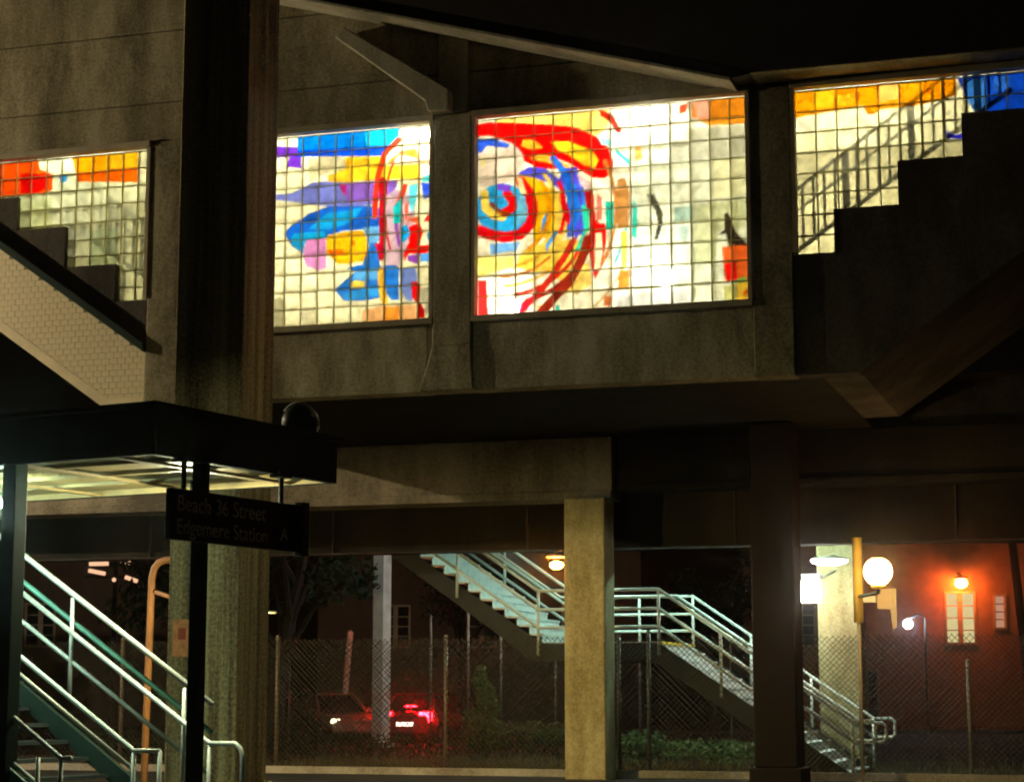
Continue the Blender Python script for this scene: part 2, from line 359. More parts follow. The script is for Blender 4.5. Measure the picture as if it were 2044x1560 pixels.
# coloured glass
ART = [
 ((0.6,0.48,0.58),0,[(-2.19,9.61),(-1.67,9.38),(-1.67,8.93),(-1.9,8.27),(-2.15,8.28),(-2.18,8.66)]),
 ((0,0.33,0.85),0,[(-3.72,10.55),(-1.93,10.55),(-1.97,10.26),(-2.1,10.24),(-2.22,10.08),(-3.71,10.19)]),
 ((0.02,0.16,0.7),0,[(-3.71,10.3),(-2.05,10.24),(-2.22,10.08),(-3.71,10.19)]),
 ((0.03,0.58,0.9),0,[(-2.55,10.54),(-1.95,10.54),(-2.02,10.26),(-2.52,10.28)]),
 ((0.24,0.09,0.58),0,[(-4.1,10.4),(-3.71,10.36),(-3.71,10.19),(-3.65,10.19),(-3.64,9.99),(-3.91,10.04),(-3.86,10.2),(-4.1,10.2)]),
 ((0.58,0.55,0.42),0,[(-3.52,10.16),(-2.87,10.12),(-2.87,9.91),(-3.17,9.88),(-3.5,9.76)]),
 ((0.87,0.62,0.08),0,[(-2.87,10.12),(-2.24,10.08),(-2.27,9.91),(-2.17,9.92),(-1.58,9.89),(-1.58,9.66),(-2.26,9.69),(-2.86,9.69),(-3.17,9.69),(-3.17,9.83),(-2.87,9.93)]),
 ((0.9,0.75,0.6),0,[(-2.17,9.97),(-1.92,10.14),(-1.33,10.21),(-1.33,9.9),(-1.58,9.89)]),
 ((0.75,0.3,0.08),0,[(-2.17,9.97),(-1.92,10.14),(-1.65,10.17),(-1.6,9.97),(-1.92,10.09),(-2.09,9.93)]),
 ((0.27,0.3,0.66),0,[(-4.11,9.59),(-3.8,9.59),(-3.45,9.74),(-3.19,9.74),(-2.86,9.69),(-2.36,9.69),(-1.97,9.67),(-1.97,9.55),(-2.36,9.29),(-2.86,9.28),(-3.31,9.34),(-3.8,9.45),(-4.11,9.5)]),
 ((0.33,0.2,0.6),0,[(-2.86,9.67),(-2.34,9.68),(-1.97,9.67),(-2.02,9.5),(-2.34,9.34),(-2.84,9.35)]),
 ((0.55,0.04,0.33),0,[(-2.98,9.67),(-2.85,9.68),(-2.86,9.45)]),
 ((0.04,0.2,0.62),0,[(-3.93,8.93),(-3.82,9.04),(-3.49,9.23),(-3.16,9.32),(-2.34,9.27),(-2.24,9.21),(-2.23,8.9),(-2.85,8.9),(-3.16,8.85),(-3.2,8.8),(-3.51,8.83),(-3.56,8.71),(-3.58,8.57),(-3.78,8.7)]),
 ((0.04,0.47,0.85),0,[(-3.48,8.99),(-3.18,9.21),(-2.86,9.22),(-2.56,9.26),(-2.66,9.12),(-2.86,8.99),(-3.16,8.94),(-3.48,8.97)]),
 ((0.04,0.47,0.8),0,[(-3.81,8.85),(-3.74,8.91),(-3.21,8.92),(-3.2,8.8),(-3.53,8.8),(-3.61,8.62),(-3.78,8.71)]),
 ((0.25,0.5,0.8),0,[(-2.56,8.93),(-2.26,8.93),(-2.25,8.69),(-2.45,8.63),(-2.5,8.8)]),
 ((0.6,0.33,0.6),0,[(-3.53,8.8),(-3.19,8.8),(-3.18,8.3),(-3.32,8.28),(-3.52,8.35),(-3.59,8.5)]),
 ((0.92,0.62,0.04),0,[(-3.18,8.83),(-2.85,8.88),(-2.55,8.88),(-2.49,8.73),(-2.47,8.38),(-2.85,8.35),(-2.97,8.35),(-3.18,8.54)]),
 ((0.9,0.3,0.02),0,[(-3.18,8.61),(-2.89,8.6),(-2.89,8.5),(-3.1,8.51)]),
 ((0.5,0.2,0.02),0,[(-2.75,8.73),(-2.68,8.72),(-2.68,8.65),(-2.75,8.65)]),
 ((0.06,0.26,0.64),0,[(-3.04,7.94),(-2.84,8.09),(-2.67,8.22),(-2.85,8.28),(-2.55,8.33),(-2.43,8.66),(-2.3,8.67),(-2.25,8.29),(-1.98,8.28),(-1.93,8.22),(-1.92,7.71),(-2.05,7.71),(-2.15,7.84),(-2.26,7.76),(-2.54,7.73),(-2.86,7.75)]),
 ((0.2,0.48,0.82),0,[(-2.67,8.2),(-2.3,8.27),(-2.3,8.06),(-2.74,8.09)]),
 ((0.1,0.42,0.8),0,[(-2.54,7.93),(-2.27,7.94),(-2.27,7.8),(-2.84,7.77),(-2.89,7.86)]),
 ((0.8,0.7,0.2),0,[(-2.77,8.03),(-2.69,8.07),(-2.5,8.05),(-2.52,7.95),(-2.75,7.96)]),
 ((0.8,0.58,0.12),0,[(-2.29,8.24),(-2.21,8.28),(-2.17,7.96),(-2.1,7.67),(-2.22,7.65),(-2.28,7.92)]),
 ((0.28,0.36,0.7),0,[(-1.93,8.22),(-1.66,8.23),(-1.61,8.06),(-1.7,7.67),(-1.8,7.7),(-1.9,7.89)]),
 ((0.85,0.58,0.36),0,[(-2.54,7.58),(-2.24,7.63),(-1.63,7.62),(-1.63,7.35),(-2.19,7.37),(-2.54,7.37)]),
 ((0.9,0.5,0.14),0,[(-2.19,7.61),(-1.92,7.59),(-1.92,7.36),(-2.19,7.37)]),
 ((0.6,0.1,0.04),0.097,[(-1.95,10.33),(-2.19,10.12),(-2.3,9.76),(-2.34,9.43),(-2.35,9.1)]),
 ((0.45,0.04,0.05),0.046,[(-2.04,9.96),(-2.16,9.61),(-2.19,9.23),(-2.16,8.85),(-2.08,8.54)]),
 ((0.3,0.1,0.45),0.055,[(-1.84,9.49),(-1.96,9.22),(-1.98,8.89),(-1.93,8.6)]),
 ((0.5,0.3,0.3),0.051,[(-1.67,9.24),(-1.76,9.01),(-1.79,8.92)]),
 ((0.4,0.02,0.05),0.092,[(-2.23,9.69),(-2.23,9.09),(-2.22,8.66),(-2.23,8.41)]),
 ((0.72,0.1,0.03),0,[(-1.99,9.31),(-1.87,9.59),(-1.77,9.58),(-1.91,9.26),(-2.04,9.2)]),
 ((0.76,0.02,0.02),0,[(-1.79,8.87),(-1.59,8.95),(-1.52,8.8),(-1.59,8.57),(-1.3,8.58),(-1.3,8.46),(-1.59,8.43),(-1.76,8.45),(-1.83,8.33),(-1.86,8.45),(-1.76,8.63)]),
 ((0.76,0.02,0.02),0,[(-1.47,9.04),(-1.3,9.19),(-1.3,8.93),(-1.52,8.95)]),
 ((0.7,0.2,0.08),0,[(-1.84,9.25),(-1.77,9.3),(-1.79,9.01),(-1.59,9.05),(-1.62,8.93),(-1.84,9.02)]),
 ((0.65,0.02,0.03),0,[(-1.72,7.98),(-1.61,8),(-1.56,7.9),(-1.58,7.66),(-1.48,7.52),(-1.48,7.4),(-1.63,7.39),(-1.61,7.62),(-1.7,7.74)]),
 ((0.04,0.52,0.58),0,[(-2.04,9.22),(-1.89,9.4),(-1.91,8.95),(-2.04,8.96)]),
 ((0.2,0.62,0.75),0,[(-1.77,9.56),(-1.62,9.57),(-1.64,9.31),(-1.72,9.08),(-1.77,9.3)]),
 ((0.04,0.47,0.85),0,[(-1.91,8.9),(-1.79,8.92),(-1.74,8.75),(-1.84,8.64),(-1.91,8.64)]),
 ((0.1,0.5,0.8),0,[(-1.47,8.73),(-1.35,8.89),(-1.3,8.65),(-1.44,8.64)]),
 ((0.08,0.17,0.68),0,[(-1.57,9.59),(-1.32,9.57),(-1.33,9.36),(-1.52,9.32)]),
 ((0.08,0.6,0.7),0,[(-1.55,9.68),(-1.32,9.76),(-1.32,9.59),(-1.55,9.6)]),
 ((0.18,0.42,0.85),0,[(-1.59,8.43),(-1.31,8.44),(-1.31,8.29),(-1.56,8.3)]),
 ((0.35,0.13,0.55),0,[(-1.78,8.42),(-1.59,8.43),(-1.61,8.27),(-1.78,8.33)]),
 ((0.5,0.02,0.1),0,[(-2.35,8.65),(-2.18,8.66),(-2.16,8.43),(-2.28,8.46)]),
 ((0.48,0.48,0.42),0,[(-1.56,7.87),(-1.3,7.9),(-1.3,7.37),(-1.46,7.45),(-1.56,7.76)]),
 ((0.48,0.46,0.36),0,[(-4.1,7.84),(-3.97,7.88),(-3.9,7.78),(-3.86,7.4),(-4.09,7.36)]),
 ((0.7,0.72,0.62),0,[(1.92,10.12),(3.79,10.11),(3.76,7.34),(1.9,7.35)]),
 ((0.74,0.66,0.62),0,[(-0.59,10.24),(0.14,10.18),(0.16,9.69),(0.06,9.52),(-0.28,9.44),(-0.59,9.44)]),
 ((0.85,0.7,0.28),0,[(-0.36,10.54),(1.52,10.54),(1.52,10.26),(1.34,10.1),(0.76,10.22),(-0.28,10.47)]),
 ((0.78,0.015,0.015),0,[(-0.62,10.47),(-0.41,10.49),(0.11,10.43),(0.6,10.36),(1.01,10.28),(1.34,10.1),(1.52,9.91),(1.6,9.7),(1.59,9.52),(1.46,9.42),(1.26,9.45),(1.09,9.56),(0.93,9.68),(0.65,9.83),(0.5,9.81),(0.76,9.62),(0.4,9.67),(0.16,9.79),(0.11,9.95),(-0.04,10.11),(-0.41,10.26),(-0.62,10.26)]),
 ((0.87,0.66,0.08),0,[(0.6,10.08),(0.88,10.06),(1.26,9.88),(1.36,9.72),(1.31,9.6),(1.14,9.66),(0.91,9.83),(0.7,9.95)]),
 ((0.9,0.55,0.1),0,[(0.14,10.15),(0.32,10.13),(0.47,9.99),(0.24,9.99),(0.11,10.05)]),
 ((0.9,0.58,0.12),0,[(0.24,9.84),(0.4,9.9),(0.65,9.83),(0.93,9.65),(0.81,9.64),(0.5,9.76)]),
 ((0.08,0.2,0.72),0,[(-0.62,10.23),(-0.36,10.22),(-0.07,10.09),(-0.12,10.04),(-0.46,10.1),(-0.54,10),(-0.62,10.01)]),
 ((0.7,0.66,0.3),0,[(-0.54,9.92),(-0.5,9.92),(-0.5,9.77),(-0.56,9.77)]),
 ((0.15,0.15,0.62),0,[(0.06,9.62),(0.24,9.71),(0.5,9.66),(0.73,9.47),(0.78,9.64),(1.01,9.64),(1.11,9.34),(1.21,8.93),(1.13,8.56),(0.85,8.53),(0.85,8.75),(0.86,9.2),(0.65,9.37),(0.4,9.49),(0.09,9.54)]),
 ((0.06,0.33,0.8),0,[(0.8,9.36),(1.06,9.39),(1.18,9.03),(0.98,8.69),(0.88,8.55),(0.9,8.95)]),
 ((0.85,0.58,0.03),0,[(0.06,9.6),(0.34,9.52),(0.6,9.32),(0.75,9.16),(0.8,8.71),(0.75,8.46),(0.39,8.58),(0.24,8.29),(0.34,8.24),(0.29,8.67),(0.36,9.14),(0.24,9.4)]),
 ((0.85,0.68,0.2),0,[(0.06,8.28),(0.24,8.44),(0.6,8.47),(0.93,8.5),(1.13,8.43),(1.08,8.14),(0.9,7.7),(0.55,8.02),(0.34,8.01),(0.03,8.11)]),
 ((0.85,0.68,0.26),0,[(0.65,9.27),(0.78,9.28),(0.9,8.87),(0.8,8.51),(0.7,8.46)]),
 ((0.85,0.7,0.3),0,[(0.88,8.05),(1.2,8.11),(1.25,7.78),(1,7.62),(0.85,7.71)]),
 ((0.62,0.02,0.04),0,[(0.73,9.24),(0.83,9.16),(0.93,8.77),(0.85,8.73),(0.75,9.06)]),
 ((0.06,0.42,0.8),0,[(0.45,8.83),(0.52,8.95),(0.59,8.85),(0.52,8.68),(0.44,8.58)]),
 ((0.12,0.42,0.78),0,[(0.62,8.64),(0.73,8.64),(0.6,8.47),(0.52,8.32),(0.5,8.45)]),
 ((0.72,0.4,0.02),0.07,[(0.44,9.44),(0.5,9.34),(0.54,9.22),(0.57,9.1),(0.57,8.99),(0.56,8.87),(0.53,8.76),(0.48,8.65),(0.42,8.56),(0.34,8.47),(0.24,8.4)]),
 ((0.9,0.72,0.18),0.055,[(0.48,9.57),(0.56,9.46),(0.61,9.35),(0.66,9.23),(0.68,9.11),(0.69,8.99),(0.68,8.87),(0.65,8.75),(0.61,8.64),(0.55,8.54),(0.48,8.45)]),
 ((0.62,0.02,0.04),0.065,[(0.72,9.41),(0.76,9.33),(0.78,9.25),(0.8,9.17),(0.81,9.09),(0.82,9.01),(0.82,8.93),(0.81,8.85),(0.79,8.77),(0.77,8.69),(0.74,8.62)]),
 ((0.05,0.26,0.8),0.106,[(0.63,9.81),(0.71,9.71),(0.78,9.61),(0.84,9.5),(0.89,9.38),(0.93,9.27),(0.96,9.15),(0.97,9.03),(0.97,8.91),(0.95,8.79),(0.93,8.68)]),
 ((0.15,0.13,0.62),0.05,[(0.97,9.5),(1.01,9.4),(1.04,9.29),(1.06,9.18),(1.08,9.07),(1.08,8.96),(1.08,8.85),(1.06,8.75),(1.04,8.64),(1,8.54),(0.96,8.44)]),
 ((0.05,0.5,0.42),0.06,[(1.17,9.14),(1.18,9.05),(1.18,8.96),(1.18,8.87),(1.17,8.78),(1.16,8.7),(1.14,8.61),(1.11,8.53),(1.08,8.45),(1.04,8.37),(1,8.29)]),
 ((0.5,0.03,0.03),0.04,[(1.24,9.25),(1.25,9.2),(1.26,9.15),(1.26,9.1),(1.27,9.05),(1.27,9),(1.27,8.95),(1.27,8.9),(1.27,8.85),(1.26,8.8),(1.26,8.75)]),
 ((0.28,0.03,0.02),0.075,[(1.32,8.74),(1.28,8.57),(1.23,8.4),(1.15,8.25),(1.06,8.11),(0.95,7.98),(0.82,7.86),(0.68,7.76),(0.53,7.68),(0.37,7.62),(0.2,7.57)]),
 ((0.55,0.06,0.03),0.06,[(1.01,8.28),(0.95,8.18),(0.87,8.09),(0.78,8.01),(0.69,7.93),(0.59,7.86),(0.48,7.8),(0.36,7.76),(0.25,7.72),(0.12,7.69),(-0,7.68)]),
 ((0.75,0.48,0.04),0.045,[(0.75,8.2),(0.68,8.14),(0.61,8.07),(0.53,8.01),(0.44,7.96),(0.35,7.92),(0.25,7.89),(0.15,7.86),(0.05,7.84),(-0.05,7.83),(-0.15,7.83)]),
 ((0.5,0.22,0.04),0.045,[(0.57,8.24),(0.5,8.19),(0.43,8.14),(0.35,8.09),(0.26,8.05),(0.18,8.02),(0.08,8),(-0.01,7.99),(-0.1,7.98),(-0.2,7.98),(-0.29,7.99)]),
 ((0.62,0.42,0.06),0.05,[(0.41,8.3),(0.35,8.25),(0.28,8.22),(0.2,8.18),(0.13,8.16),(0.05,8.14),(-0.03,8.12),(-0.12,8.12),(-0.2,8.12),(-0.28,8.13),(-0.36,8.15)]),
 ((0.5,0.28,0.1),0.06,[(1.47,9.69),(1.54,9.51),(1.59,9.33),(1.62,9.14),(1.64,8.95),(1.63,8.76),(1.6,8.58),(1.55,8.4),(1.49,8.23),(1.4,8.07),(1.3,7.92)]),
 ((0.06,0.48,0.43),0.045,[(1.77,9.32),(1.79,9.19),(1.81,9.06),(1.81,8.94),(1.81,8.81),(1.8,8.69),(1.78,8.56),(1.75,8.44),(1.71,8.32),(1.67,8.21),(1.62,8.09)]),
 ((0.62,0.5,0.28),0.04,[(1.8,8.12),(1.74,8),(1.68,7.88),(1.6,7.76),(1.52,7.66),(1.43,7.55),(1.33,7.46),(1.23,7.37),(1.12,7.29),(1,7.21),(0.88,7.15)]),
 ((0.75,0.55,0.2),0.035,[(1.18,8.01),(1.12,7.94),(1.05,7.86),(0.98,7.8),(0.91,7.73),(0.83,7.67),(0.74,7.62),(0.66,7.57),(0.57,7.53),(0.48,7.49),(0.38,7.46)]),
 ((0.07,0.45,0.78),0,[(0.24,9.02),(0.22,8.9),(0.16,8.79),(0.08,8.71),(-0.04,8.66),(-0.17,8.64),(-0.3,8.66),(-0.42,8.71),(-0.52,8.8),(-0.6,8.91),(-0.64,9.03),(-0.64,9.15),(-0.6,9.27),(-0.52,9.37),(-0.42,9.44),(-0.29,9.47),(-0.16,9.47),(-0.03,9.43),(0.08,9.36),(0.17,9.26),(0.22,9.14)]),
 ((0.3,0.62,0.85),0,[(0.09,9.29),(0.24,9.15),(0.22,8.9),(0.03,8.76),(0.03,9.01)]),
 ((0.67,0.015,0.04),0.171,[(0.09,9.49),(0.24,9.28),(0.3,9.04),(0.27,8.8),(0.09,8.63),(-0.17,8.6),(-0.43,8.67),(-0.59,8.75)]),
 ((0.28,0.52,0.85),0,[(-0.41,8.51),(0.09,8.51),(0.03,8.38),(-0.4,8.34)]),
 ((0.87,0.72,0.22),0.131,[(-0.5,9.33),(-0.48,9.1),(-0.35,8.97),(-0.2,8.93)]),
 ((0.72,0.015,0.03),0.138,[(-0.13,9.3),(-0.04,9.2),(-0.03,9.07),(-0.17,9)]),
 ((0.2,0.07,0.02),0.065,[(-0.38,9.15),(-0.25,9.02),(-0.1,8.97)]),
 ((0.24,0.12,0.6),0,[(-0.28,9.48),(-0.04,9.43),(-0.1,9.33),(-0.3,9.38)]),
 ((0.85,0.8,0.55),0,[(0.04,9.55),(0.11,9.54),(0.19,9.28),(0.09,9.29)]),
 ((0.87,0.75,0.3),0,[(-0.61,8.33),(-0.02,8.29),(-0.02,8.11),(-0.61,8)]),
 ((0.2,0.04,0.02),0.146,[(1.18,8.48),(1.08,8.16),(0.9,7.85),(0.65,7.6),(0.42,7.36)]),
 ((0.52,0.07,0.04),0.106,[(0.95,8.47),(0.83,8.26),(0.6,7.92),(0.39,7.68),(0.11,7.43)]),
 ((0.67,0.02,0.02),0,[(1.21,9.2),(1.29,9.17),(1.31,8.74),(1.47,8.71),(1.48,8.41),(1.4,8.04),(1.3,7.83),(1.23,8.05),(1.2,8.3),(1.26,8.72)]),
 ((0.88,0.8,0.62),0,[(1.31,8.57),(1.4,8.56),(1.42,8.31),(1.37,7.97),(1.29,7.98)]),
 ((0.38,0.02,0.02),0.09,[(1.18,9.23),(1.23,8.8),(1.25,8.43)]),
 ((0.34,0.04,0.02),0,[(1.37,10.55),(1.6,10.43),(1.75,10.14),(1.67,10.12),(1.55,10.31),(1.4,10.42)]),
 ((0.66,0.52,0.56),0,[(1.01,9.54),(1.24,9.38),(1.21,9.23),(1.08,9.34)]),
 ((0.7,0.3,0.25),0,[(1.34,9.19),(1.42,9.11),(1.41,8.76),(1.32,8.77)]),
 ((0.04,0.52,0.47),0,[(1.46,9.06),(1.6,9.05),(1.6,8.62),(1.48,8.61)]),
 ((0.08,0.57,0.47),0,[(1.08,9.04),(1.21,8.95),(1.21,8.6),(1.13,8.58)]),
 ((0.08,0.7,0.65),0,[(1.62,9.9),(1.87,9.68),(1.87,9.58),(1.64,9.8)]),
 ((0.36,0.68,0.7),0,[(1.34,10.12),(1.6,10.02),(1.59,9.93),(1.42,9.96)]),
 ((0.08,0.5,0.45),0,[(1.91,9.12),(1.98,8.87),(1.96,8.43),(1.88,8.48)]),
 ((0.45,0.28,0.13),0,[(1.66,9.39),(1.79,9.41),(1.86,9.13),(1.83,8.63),(1.66,8.6),(1.64,9.14)]),
 ((0.64,0.58,0.16),0,[(1.71,8.57),(1.81,8.56),(1.8,7.99),(1.72,7.97)]),
 ((0.66,0.33,0.1),0,[(1.68,7.95),(1.85,7.96),(1.82,7.65),(1.65,7.66)]),
 ((0.62,0.43,0.17),0,[(1.94,9.9),(2.04,9.89),(2.08,9.68),(1.94,9.67)]),
 ((0.7,0.3,0.13),0,[(1.45,7.57),(1.58,7.56),(1.52,7.4),(1.42,7.42)]),
 ((0.7,0.08,0.08),0,[(-0.61,7.95),(-0.46,7.94),(-0.43,7.33),(-0.61,7.34)]),
 ((0.65,0.05,0.1),0,[(0.08,7.53),(0.32,7.64),(0.19,7.4),(0.06,7.38)]),
 ((0.05,0.42,0.38),0,[(0.66,7.47),(0.73,7.47),(0.73,7.38),(0.66,7.38)]),
 ((0.78,0.4,0.06),0,[(2.85,10.56),(3.78,10.54),(3.77,10.1),(3.11,10.12),(2.92,10.25),(2.84,10.27)]),
 ((0.85,0.5,0.4),0,[(2.87,10.52),(3.14,10.52),(3.11,10.24),(2.92,10.25)]),
 ((0.8,0.15,0.05),0,[(2.65,10.48),(2.8,10.51),(2.77,10.37),(2.65,10.34)]),
 ((0.5,0.5,0.43),0,[(2.54,10.11),(3.77,10.07),(3.76,9.64),(2.54,9.62)]),
 ((0.8,0.8,0.62),0,[(3.18,9.59),(3.76,9.6),(3.75,9.01),(3.17,8.98)]),
 ((0.32,0.4,0.36),0,[(2.55,8.88),(2.85,8.88),(2.84,8.66),(2.55,8.66)]),
 ((0.36,0.42,0.4),0,[(2.6,8.58),(2.8,8.59),(2.74,8.32),(2.62,8.36)]),
 ((0.55,0.57,0.42),0,[(2.87,8.9),(3.74,8.94),(3.74,8.5),(3.23,8.48),(3.17,7.95),(2.86,7.97)]),
 ((0.48,0.48,0.46),0,[(1.65,7.56),(1.9,7.57),(2.83,7.58),(2.83,7.34),(1.62,7.34)]),
 ((0.045,0.045,0.035),0,[(2.12,9.13),(2.24,9.11),(2.31,8.97),(2.38,8.79),(2.36,8.6),(2.29,8.39),(2.23,8.4),(2.3,8.65),(2.26,8.85),(2.18,8.98)]),
 ((0.025,0.02,0.015),0,[(3.32,8.72),(3.39,8.75),(3.44,8.59),(3.5,8.44),(3.71,8.2),(3.38,8.22),(3.35,8.41),(3.22,8.4),(3.33,8.49)]),
 ((0.62,0.2,0.06),0,[(3.28,8.22),(3.76,8.21),(3.76,7.7),(3.32,7.68)]),
 ((0.72,0.03,0.02),0,[(3.32,7.94),(3.49,7.98),(3.51,7.71),(3.36,7.67)]),
 ((0.48,0.48,0.26),0,[(3.3,7.6),(3.51,7.65),(3.5,7.38),(3.3,7.39)]),
 ((0.72,0.55,0.12),0,[(3.51,7.65),(3.77,7.68),(3.78,7.36),(3.5,7.38)]),
 ((0.6,0.18,0.03),0,[(3.58,7.49),(3.74,7.6),(3.74,7.53),(3.6,7.43)]),
 ((0.2,0.36,0.1),0,[(3.51,7.71),(3.65,7.74),(3.63,7.66),(3.53,7.63)]),
 ((0.92,0.48,0.02),0,[(4.43,10.55),(6.83,10.54),(6.83,10.26),(6.32,10.16),(5.99,10.14),(5.7,10.14),(5.62,10.08),(5.51,10.09),(5.45,10.22),(4.73,10.15),(4.42,10.12)]),
 ((0.92,0.64,0.06),0,[(4.72,10.53),(5.02,10.53),(5.01,10.25),(4.74,10.26)]),
 ((0.92,0.62,0.06),0,[(5.06,10.42),(5.33,10.44),(5.33,10.25),(5.05,10.26)]),
 ((0.92,0.62,0.25),0,[(5.7,10.52),(5.98,10.51),(5.98,10.28),(5.7,10.26)]),
 ((0.92,0.55,0.03),0,[(6.02,10.51),(6.3,10.51),(6.29,10.27),(6.02,10.27)]),
 ((0.75,0.22,0.02),0,[(5.36,10.44),(5.42,10.44),(5.39,10.28),(5.36,10.27)]),
 ((0.75,0.2,0.02),0,[(6.4,10.41),(6.45,10.4),(6.44,10.33),(6.39,10.33)]),
 ((0.03,0.17,0.75),0,[(6.83,10.55),(8,10.54),(7.98,9.95),(7.18,9.96),(7.06,10.05),(6.98,10.14),(6.94,10.27)]),
 ((0.14,0.38,0.85),0,[(6.99,10.48),(7.24,10.48),(7.25,9.99),(7.06,10),(6.96,10.23)]),
 ((0.1,0.3,0.85),0,[(7.36,10.49),(7.6,10.49),(7.59,10.26),(7.35,10.26)]),
 ((0.05,0.05,0.62),0,[(6.66,9.75),(6.72,9.69),(6.8,9.66),(6.9,9.68),(6.9,9.59),(6.66,9.61)]),
 ((0.7,0.7,0.62),0,[(4.46,10.11),(4.71,10.1),(4.71,9.91),(4.45,9.91)]),
 ((0.92,0.2,0.015),0,[(-10.28,10.54),(-8.52,10.55),(-8.48,10.37),(-8.23,10.26),(-8.22,9.99),(-8.44,9.93),(-9.24,9.94),(-10.25,9.96)]),
 ((0.65,0.015,0.01),0,[(-8.86,10.32),(-8.33,10.27),(-8.3,10.08),(-8.5,9.95),(-8.84,9.98)]),
 ((0.92,0.48,0.02),0,[(-7.87,10.53),(-6.63,10.52),(-6.61,9.99),(-7.76,10.09)]),
 ((0.92,0.62,0.05),0,[(-7.22,10.53),(-6.63,10.52),(-6.62,10.27),(-7.22,10.26)]),
 ((0.9,0.28,0.015),0,[(-7.8,10.24),(-6.62,10.26),(-6.61,9.99),(-7.76,10.09)]),
 ((0.04,0.26,0.5),0,[(-8.11,10.26),(-7.95,10.24),(-7.95,10.1),(-8.09,10.11)]),
 ((0.6,0.62,0.42),0,[(-9.24,9.91),(-8.23,9.86),(-8.2,9.27),(-9.22,9.34)]),
 ((0.55,0.6,0.45),0,[(-7.5,9.22),(-6.98,9.24),(-6.95,8.52),(-7.47,8.53)]),
]

ARTB = []
for col, w, pts in ART:
    xs = [p[0] for p in pts]; zs = [p[1] for p in pts]
    ARTB.append((min(xs)-w, max(xs)+w, min(zs)-w, max(zs)+w, col, w/2, pts))
ARTB.reverse()
def in_poly(x, y, P):
    c = False; j = len(P)-1
    for i in range(len(P)):
        xi, yi = P[i]; xj, yj = P[j]
        if (yi > y) != (yj > y) and x < (xj-xi)*(y-yi)/(yj-yi)+xi: c = not c
        j = i
    return c
def near_line(x, y, P, w):
    for i in range(len(P)-1):
        ax, ay = P[i]; bx, by = P[i+1]
        dx, dy = bx-ax, by-ay
        t = max(0, min(1, ((x-ax)*dx+(y-ay)*dy)/max(1e-9, dx*dx+dy*dy)))
        if (x-ax-t*dx)**2 + (y-ay-t*dy)**2 < w*w: return True
    return False
def art(x, z, base):
    for x0, x1, z0, z1, col, w, P in ARTB:
        if x0 <= x <= x1 and z0 <= z <= z1 and (near_line(x, z, P, w) if w else in_poly(x, z, P)):
            m_ = max(col)
            return tuple(.9*m_*(c/m_)**1.7 for c in col)
    return base
m, n, l = new_mat('art_glass')
n.remove(n['Principled BSDF'])
at_ = n.new('ShaderNodeVertexColor'); at_.layer_name = 'Col'
tc = n.new('ShaderNodeTexCoord')
nz = n.new('ShaderNodeTexNoise'); nz.inputs['Scale'].default_value = 7; nz.inputs['Detail'].default_value = 4
l.new(tc.outputs['Object'], nz.inputs['Vector'])
vr = ramp(n, [(.32, (.58, .58, .55)), (.6, (1, 1, 1))])
l.new(nz.outputs[0], vr.inputs[0])
mu = n.new('ShaderNodeMixRGB'); mu.blend_type = 'MULTIPLY'; mu.inputs[0].default_value = 1
l.new(at_.outputs[0], mu.inputs[1]); l.new(vr.outputs[0], mu.inputs[2])
bp = n.new('ShaderNodeBump'); bp.inputs['Strength'].default_value = .5; bp.inputs['Distance'].default_value = .03
l.new(nz.outputs[0], bp.inputs['Height'])
tl = n.new('ShaderNodeBsdfTranslucent'); tp = n.new('ShaderNodeBsdfTransparent'); gl = n.new('ShaderNodeBsdfGlossy')
gl.inputs['Roughness'].default_value = .15
l.new(mu.outputs[0], tl.inputs[0]); l.new(mu.outputs[0], tp.inputs[0]); l.new(bp.outputs[0], tl.inputs['Normal']); l.new(bp.outputs[0], gl.inputs['Normal'])
m1 = n.new('ShaderNodeMixShader'); m1.inputs[0].default_value = .4
l.new(at_.outputs['Alpha'], m1.inputs[0]); l.new(tl.outputs[0], m1.inputs[1]); l.new(tp.outputs[0], m1.inputs[2])
m2 = n.new('ShaderNodeMixShader'); m2.inputs[0].default_value = .04
l.new(m1.outputs[0], m2.inputs[1]); l.new(gl.outputs[0], m2.inputs[2])
l.new(m2.outputs[0], n['Material Output'].inputs[0])
m, n, l = new_mat('glass_edge')
n.remove(n['Principled BSDF'])
tp = n.new('ShaderNodeBsdfTransparent'); tp.inputs[0].default_value = (.97, .97, .95, 1)
l.new(tp.outputs[0], n['Material Output'].inputs[0])

